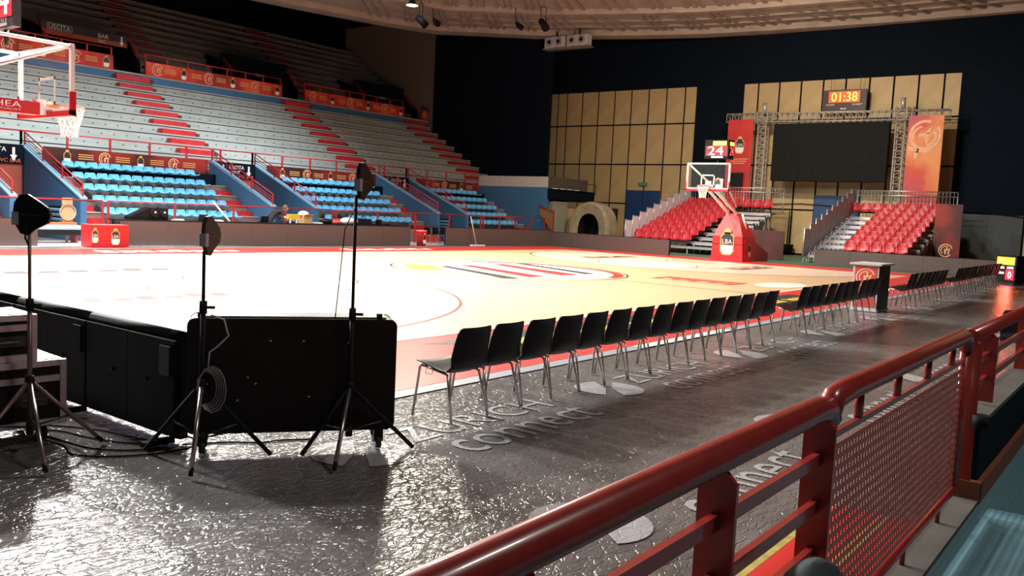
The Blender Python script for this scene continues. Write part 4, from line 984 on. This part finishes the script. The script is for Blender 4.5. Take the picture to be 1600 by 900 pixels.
disc_on(m, O, U, V, .60, .74, 70, 395, 30); disc_on(m, (TX-.31,-4.85,6.3), U, V, .42, .52, 100, 200, 12); disc_on(m, (TX-.31,-4.95,6.3), U, V, .40, .52, -80, 30, 12)

for pg in ([(-.3,-.12),(.2,-.05),(.42,.1),(-.28,.1)], [(.0,.1),(.18,.05),(.32,.46)], [(-.05,-.1),(.2,-.05),(.1,-.5)]): poly_on(m, (TX-.312, -4.92, 6.35), U, V, pg); O2 = (TX-.312, -4.92, 6.35)
for pg in ([(-.75,-.55),(-.2,-.68),(-.3,-.85),(-.7,-.75)], [(-.3,-.66),(.45,-.72),(.1,-.86),(-.3,-.85)], [(-.42,-.8),(-.22,-.8),(-.3,-1.2),(-.45,-1.15)]): poly_on(m, O2, U, V, pg)
m.build('swirl_print', mat('banner_cream', (.70,.36,.20), .5), t)
sb = thing('score_clock', 'dark scoreboard with glowing orange digits 01:38 above the truss', 'scoreboard', (27.6, -.62, 7.55))
MB().box(-.1, .12, -1.12, 1.12, .2, 1.32).build('housing', mat('maroon_housing', (.03,.012,.012), .5), sb)
MB().box(-.112, -.101, -.80, .80, .66, 1.24).build('halo_face', mat('orange_halo_face', (.9,.10,.01), .5, emit=.55), sb)  # bloom of the digits imitated by a dim emissive panel behind them
m = MB(); text_on(m, '01:38', (-.118, .66, .72), (0,-1.34,0), (0,0,.46)); m.build('orange_digits', LEDO, sb)
m = MB(); text_on(m, 'HOME', (-.115, .90, .50), (0,-.42,0), (0,0,.09)); text_on(m, 'GUEST', (-.115, -.45, .50), (0,-.5,0), (0,0,.09)); blocks_on(m, 3, (-.115, .15, .30), (0,-.3,0), (0,0,.07)); m.build('lettering', TEXTW, sb)
for y in (-.75, .75): MB().tube([(0,y,1.32),(0,y,2.05),(.72,y,2.1)], .012, 5).build('hanger', DKGREY, sb)

# ---------------------------------------------------------------- press area behind the far boards
for n, (xa, xb) in enumerate(((-5.4, -1.3), (-1.2, 2.9), (3.0, 7.0))):
    t = thing('press_table', 'dark press table behind the long board, %s of three' % ['left', 'middle', 'right'][n], 'table'); MB().box(xa, xb, 11.45, 12.15, .78, .82).build('tabletop', BLACKM, t)
    for x in (xa+.1, xb-.1):
        for y in (11.55, 12.05): MB().box(x-.02, x+.02, y-.02, y+.02, 0, .78).build('leg', DKGREY, t)
TZ = .821
t = thing('stage_monitor', 'black sloped speaker cabinet with two round lenses on the press table', 'speaker', (-4.2, 11.8, TZ))
MB().prism([(-.75,-.2,0),(.55,-.2,0),(.55,-.2,.38),(-.1,-.2,.40),(-.75,-.2,.1)], (0,.4,0)).build('body', BLACK, t)
for x in (.05, .38):
    r_ = MB().tube([(x,-.2,.22),(x,-.25,.22)], .13, 14).build('lens_ring', BLACKM, t); MB().ball((x+.02,-.25,.25), .035, .02, .035, 8, 5).build('lens', WHITEP, r_)
def laptop(x, y, rz, label, lidm):
    t = thing('laptop', label, 'laptop', (x, y, TZ), rz); MB().box(-.17, .17, -.12, .12, 0, .02).build('keyboard', BLACKM, t); MB().obox((0,-.15,.12), (.17,0,0), (0,.006,0), (0,-.03,.11)).build('lid', lidm, t)
laptop(-2.35, 11.75, 0, 'grey laptop with lid up on the left press table', DKGREY); laptop(.2, 11.75, 0, 'dark laptop left of the bent-over person', BLACKM); laptop(5.9, 11.7, 0, 'black laptop at right on the press table, beside the dark cap', BLACKM)
for n, (x, w_, lb) in enumerate(((-3.2, .35, 'white paper stack beside the sloped speaker'), (-1.7, .4, 'white papers between laptop and leaning stick'), (2.75, .45, 'loose white papers right of the cardboard box'))):
    t = thing('paper_stack', lb, 'papers', (x, 11.75, TZ)); MB().box(-w_/2, w_/2, -.12, .12, 0, .03).build('lower_sheets', WHITEC, t); MB().obox((.03,0,.04), (w_*.4,.03,0), (-.01,.1,0), (0,0,.008)).build('top_sheets', WHITEP, t)
t = thing('yellow_notice', 'yellow notice board on two short legs before the bent-over person', 'sign', (1.55, 11.65, TZ)); MB().box(-.30, .30, -.015, .015, .14, .34).build('panel', YSIGN, t)
for x in (-.15, .15): MB().box(x-.03, x+.03, -.02, .02, 0, .14).build('leg', WHITEP, t)
m = MB()
for k in range(2): m.box(-.24, .24, -.018, -.0155, .20+.07*k, .215+.07*k)
m.build('print', mat('sign_brown', (.35,.22,.03), .5), t)
t = thing('cardboard_box', 'open tan cardboard box right of the yellow notice', 'box', (2.2, 11.75, TZ))
MB().box(-.21, .21, -.16, .16, 0, .30).build('body', TAN, t)
for sy in (-1, 1): MB().obox((0, sy*.21, .32), (.2,0,0), (0,.05,.02*sy), (0,0,.004)).build('flap', TAN, t)
MB().ball((-.1,.0,.36), .24, .15, .12).build('white_wrapping', WHITEC, t)
tag(MB().ball((4.35,11.75,TZ+.12), .38, .2, .16).ball((4.75,11.75,TZ+.12), .14, .12, .13).build('white_sack', WHITEC), 'rounded white sack on the press table behind the tall stand', 'bag')
tag(MB().ball((3.35,11.85,TZ+.09), .32, .2, .12).build('dark_bag', BLACKM), 'flat dark bag right of the loose papers', 'bag')
tag(MB().ball((3.75,11.75,TZ+.06), .3, .15, .10).build('red_jacket', mat('red_cloth',(.42,.06,.06),.8)), 'crumpled red jacket beside the flat dark bag', 'jacket')
t = thing('equipment_case', 'low black equipment case right of the white sack', 'case', (5.25, 11.75, TZ)); MB().prism([(-.4,-.15,0),(.35,-.15,0),(.28,-.15,.24),(-.4,-.15,.26)], (0,.3,0)).build('body', BLACKM, t); MB().tube([(-.15,0,.26),(-.15,0,.32),(.1,0,.32),(.1,0,.25)], .015, 6).build('handle', BLACKM, t)
tag(MB().ball((6.5,11.75,TZ+.04), .2, .16, .08).build('flat_hat', BLACKM), 'small dark cap at the right end of the press tables', 'cap')
tag(MB().tube([(0,12.3,.0),(-1.1,12.9,1.5)], .03, 6).build('leaning_stick', mat('cream_wood',(.6,.55,.38),.6)), 'cream coloured stick leaning among the blue seats', 'stick')
# mop
t = thing('floor_mop', 'wide floor mop with pale handle leaning on the brown board', 'mop'); MB().tube([(11.0,10.4,.06),(10.7,10.55,1.35)], .022, 6).build('handle', WHITEB, t); MB().obox((11.05,10.36,.03), (.45,-.02,0), (0,.07,0), (0,0,.025)).build('mop_head', WHITEC, t)
# LBA cube and bin
t = thing('padded_block', 'red padded block with two league badges beside the far court edge', 'block', (-6.13, 10.95, 0))
pts = [(-.58,-.35),(-.40,-.38),(0,-.42),(.55,-.38),(.60,.3),(-.58,.3)]
MB().prism([(x,y,0) for x, y in pts], (0,0,.66)).build('body', REDPAD, t); MB().prism([(x*1.01,y*1.01,.66) for x, y in pts], (0,0,.015)).build('top_lid', mat('pink_top',(.62,.10,.10),.4), t)
shield((.10, -.44, .33), (1,.03,0), (0,0,1), .52, t, (0,-1,0)); shield((-.50, -.39, .36), (.75,-.1,0), (0,0,1), .46, t, (0,-1,0))
t = thing('litter_bin', 'red round bin with badge between the far boards', 'bin', (7.9, 10.95, 0)); MB().tube([(0,0,0),(0,0,.6),(0,0,.63)], [.20,.25,.26], 18).build('drum', REDPAD, t); MB().tube([(0,0,.63),(0,0,.66)], [.26,.23], 18).build('lid_ring', mat('pink_rim',(.7,.25,.22),.4), t); shield((-.07, -.262, .32), (.9,.1,0), (0,0,1), .48, t, (-.2,-1,0), False)
# bench and cut-out by the blue wall
t = thing('low_bench', 'low grey bench with orange plank beside the blue louvred wall', 'bench', (-6.6, 12.9, 0)); MB().box(-.9, .62, -.2, .25, .42, .56).build('seat', BENCHC, t); MB().box(-.9, .62, -.22, -.2, .25, .42).build('apron', BLACKM, t); MB().box(-.7, .62, .1, .3, .57, .64).build('orange_plank', mat('orange_plank',(.5,.16,.06),.6), t)
for x in (-.75, .5): MB().box(x-.03, x+.03, -.15, .2, 0, .42).build('leg', REDR, t)
t = thing('wooden_cutout', 'tan wooden board with ball shaped ring leaning at the blue wall', 'board', (-6.15, 13.3, 0)); MB().box(-.16, .16, -.03, .03, .60, 1.42).build('plank', TAN, t)
m = MB(); m.tube([(.25*math.cos(k*.4), -.05, .95+.25*math.sin(k*.4)) for k in range(17)], .02, 6, False); m.build('ring', mat('pinkish_wood',(.6,.35,.25),.6), t); m = MB(); disc_on(m, (0,-.045,.92), (1,0,0), (0,0,1), 0, .22, n=20); m.build('disc', TAN, t)
MB().box(-.2, .2, -.15, .15, .55, .64).build('foot_block', mat('orange_plank',(.5,.16,.06),.6), t); MB().box(-.03, .03, 0, .06, 0, .56).build('stake', TAN, t)

# ---------------------------------------------------------------- person bending over the table
def skin_body(name, verts, edges, m, parent, root, sub=2):
    me = bpy.data.meshes.new(name); me.from_pydata([v[0] for v in verts], edges, []); me.materials.append(m)
    o = put(name, me, parent); md = o.modifiers.new('skin', 'SKIN'); 
    if not me.skin_vertices: bpy.context.view_layer.update()
    for i, v in enumerate(verts):
        sv = me.skin_vertices[0].data[i]; r_ = v[1]; sv.radius = r_ if isinstance(r_, tuple) else (r_, r_); sv.use_root = (i == root)
    sd = o.modifiers.new('sub', 'SUBSURF'); sd.levels = sub; sd.render_levels = sub; md.use_smooth_shade = True
    return o
P = thing('person', 'person in black t-shirt bending over the press table', 'person', (1.15, 12.55, 0))
V = [((0,.05,.92),(.14,.12)), ((.12,0,1.08),(.15,.12)), ((.32,-.08,1.25),(.17,.12)), ((.42,-.11,1.30),(.10,.08)), ((.50,-.14,1.315),(.055,.055)),
     ((.36,.12,1.25),(.065,.065)), ((.50,.14,1.02),(.052,.052)), ((.66,-.10,.92),(.038,.038)),
     ((.34,-.30,1.24),(.065,.065)), ((.38,-.42,1.0),(.052,.052)), ((.62,-.52,.91),(.038,.038)),
     ((-.02,.16,.86),(.10,.10)), ((.02,.17,.48),(.07,.07)), ((-.06,.18,.08),(.05,.05)), ((.08,.18,.04),(.045,.035)),
     ((-.02,-.06,.86),(.10,.10)), ((.04,-.07,.48),(.07,.07)), ((-.04,-.08,.08),(.05,.05)), ((.10,-.08,.04),(.045,.035))]
E_ = [(0,1),(1,2),(2,3),(3,4),(2,5),(5,6),(6,7),(2,8),(8,9),(9,10),(0,11),(11,12),(12,13),(13,14),(0,15),(15,16),(16,17),(17,18)]
skin_body('body', V, E_, TSHIRT, P, 0)
hd = MB().ball((.60,-.17,1.36), .10, .085, .115, 14, 10); hd.ball((.695,-.20,1.335), .018, .014, .02, 6, 4); hd.ball((.60,-.085,1.35), .02, .012, .03, 6, 4); hd.ball((.60,-.255,1.35), .02, .012, .03, 6, 4); hd.tube([(.50,-.14,1.30),(.57,-.16,1.34)], [.052,.05], 10)
ho = hd.build('head', SKIN, P); MB().ball((.575,-.17,1.395), .105, .092, .105, 14, 8).build('hair', HAIR, ho)
for yy in (-.21, -.14): MB().ball((.688,yy,1.375), .010, .012, .008, 6, 4).build('eye', BLACK, ho)
MB().box(.675, .690, -.195, -.155, 1.288, 1.297).build('mouth', mat('lips',(.35,.12,.1),.5), ho)
for (hx, hy, hz), s_ in (((.66,-.10,.92), 1), ((.62,-.52,.91), 1)):
    hv = [((hx,hy,hz),(.03,.022)), ((hx+.06,hy,hz-.025),(.036,.016)), ((hx+.09,hy,hz-.04),(.036,.013))]; he = [(0,1),(1,2)]
    for k, dy in enumerate((-.03,-.01,.01,.03)):
        n0 = len(hv); hv += [((hx+.125+.008*(k in (1,2)),hy+dy*1.1,hz-.055),.009), ((hx+.155+.01*(k in (1,2)),hy+dy*1.2,hz-.075),.008)]; he += [(2,n0),(n0,n0+1)]
    n0 = len(hv); hv += [((hx+.06,hy+.045,hz-.035),.010), ((hx+.09,hy+.06,hz-.055),.009)]; he += [(1,n0),(n0,n0+1)]
    skin_body('hand', hv, he, SKIN, P, 0, 1)
for yy in (.12, -.42): pass
MB().tube([(.42,.14,1.14),(.66,-.10,.92)], [.056,.036], 8).build('bare_forearm', SKIN, P); MB().tube([(.37,-.40,1.06),(.40,-.43,.99),(.62,-.52,.91)], [.056,.054,.036], 8).build('bare_forearm', SKIN, P)

# ---------------------------------------------------------------- walkway and railing near the camera
struct(MB().box(-26, 8, -18, -14.16, -.2, 0).build('floor_walkway', TEAL), 'teal blue walkway beside the red railing', 'floor')
struct(MB().box(-26, 8, -14.16, -13.97, -.2, .03).build('trim_curb', CURB), 'bare concrete curb under the railing', 'curb')
pw = struct(MB().box(-13.62, 8, -14.13, -13.97, .03, .49).build('wall_parapet', PARAPET), 'low dark navy parapet under the right railing', 'wall')
MB().box(-13.62, 8, -14.14, -13.95, .49, .52).build('parapet_top', CURB, pw); MB().box(-13.66, 8, -14.165, -14.131, .0, .13).build('parapet_base', ORB, pw); MB().box(-13.68, -13.62, -14.165, -13.98, .03, .14).build('parapet_base', ORB, pw)
RY = -14.05
def rpost(x, parent, z0, z1, wy=.055, m=REDP):
    b = MB(); b.prism([(x-.008,RY-wy,z0),(x-.008,RY+wy,z0),(x-.008,RY+wy,z1),(x-.008,RY-wy+.03,z1),(x-.008,RY-wy,z1-.03)], (.016,0,0)); return b.build('post', m, parent)
t = thing('handrail_run', 'thick dark red railing in the foreground, left of the mesh gate', 'railing')
MB().tube([(-22,RY,1.04),(-16.62,RY,1.04),(-16.52,RY,1.03),(-16.48,RY,.99)], .046, 20).build('top_rail', REDP, t)
for x in (-19.2, -18.3, -17.41, -16.56): rpost(x, t, .03, 1.0)
for z in (.86, .69, .52, .35): MB().box(-22, -16.56, RY-.012, RY+.012, z-.022, z+.022).build('lower_bar', REDP, t)
g = thing('mesh_gate', 'dark red gate filled with expanded metal mesh', 'gate')
MB().tube([(-16.50,RY,1.0),(-16.44,RY,1.055),(-16.3,RY,1.065),(-14.02,RY,1.065),(-13.94,RY,1.05),(-13.90,RY,.99)], .044, 20).build('top_rail', REDP, g)
MB().tube([(-13.90,RY,.99),(-13.90,RY,.10)], .030, 12).build('gate_stile', REDP, g); MB().tube([(-16.44,RY,.99),(-16.44,RY,.10)], .022, 12).build('gate_stile', REDP, g)
MB().tube([(-16.44,RY,.13),(-13.90,RY,.13)], .026, 10).build('bottom_rail', REDP, g)
MB().box(-16.42, -13.93, RY-.010, RY+.010, .905, .93).build('mesh_top_bar', REDP, g)
for x in (-16.1, -15.5, -14.9, -14.3): MB().tube([(x,RY,.93),(x,RY,1.03)], .018, 8).build('top_strut', REDP, g)
for x in (-15.9, -15.1, -14.3): MB().tube([(x,RY,.02),(x,RY,.13)], .014, 8).build('foot_strut', REDP, g)
MESHM = mat('mesh_brown_red', (.34,.09,.07), .45, var=.1)
zz = .175; k = 0; sm = MB(); sm.obox((0,0,0), (1.245,0,0), (0,.0016,.0), (0,.002,.0095)); slat_me = sm.mesh('mesh_slat', MESHM); br = MB()
while zz < .90:
    put('mesh_slat', slat_me, g, (-15.175, RY, zz))
    if zz+.043 < .905:
        for q in range(62):
            x = -16.40+.04*q+(.02 if k % 2 else 0); br.obox((x, RY+.001, zz+.0215), (.0045,0,0), (0,.0018,0), (0,0,.0135))
    zz += .043; k += 1
bo = br.build('mesh_bridges', MESHM, g); bo['kind'] = 'stuff'
t = thing('handrail_run', 'dark red railing on the low parapet at the right edge', 'railing')
MB().tube([(-13.76,RY,1.04),(-8,RY,1.04),(8,RY,1.04)], .046, 20).build('top_rail', REDP, t)
rpost(-13.66, t, .03, 1.0)
for x in (-13.05, -11.2, -9.4, -7.6, -5.8): rpost(x, t, .54, 1.0)
for z in (.86, .70): MB().box(-13.66, 8, RY-.012, RY+.012, z-.022, z+.022).build('lower_bar', REDP, t)
MB().tube([(-13.66,-14.13,.48),(-13.66,-14.13,.56)], .05, 12).build('hinge_block', BLACKM, t)
m = MB(); m.ball((-17.03,-14.20,.44), .26, .12, .235, 14, 10); bg = m.build('shoulder_bag', TURQ); tag(bg, 'dark teal fabric bag at the bottom edge against the railing post', 'bag')
# ---------------------------------------------------------------- floodlight housings
for n, (f, lo) in enumerate(zip(FLOODS, FLOOD_OBJ)):
    t = thing('floodlight', 'black unseen floodlight, %s of the inferred and added ones in the hall' % ORD[n], 'floodlight', (f[0], f[1], f[2]))
    t.rotation_euler = lo.rotation_euler
    MB().box(-.8, .8, -.35, .35, .03, .25).build('housing', BLACKM, t); MB().tube([(0,0,.25),(0,0,.6)], .03, 6).build('bracket', BLACKM, t)  # housings also built round the added fill lamps
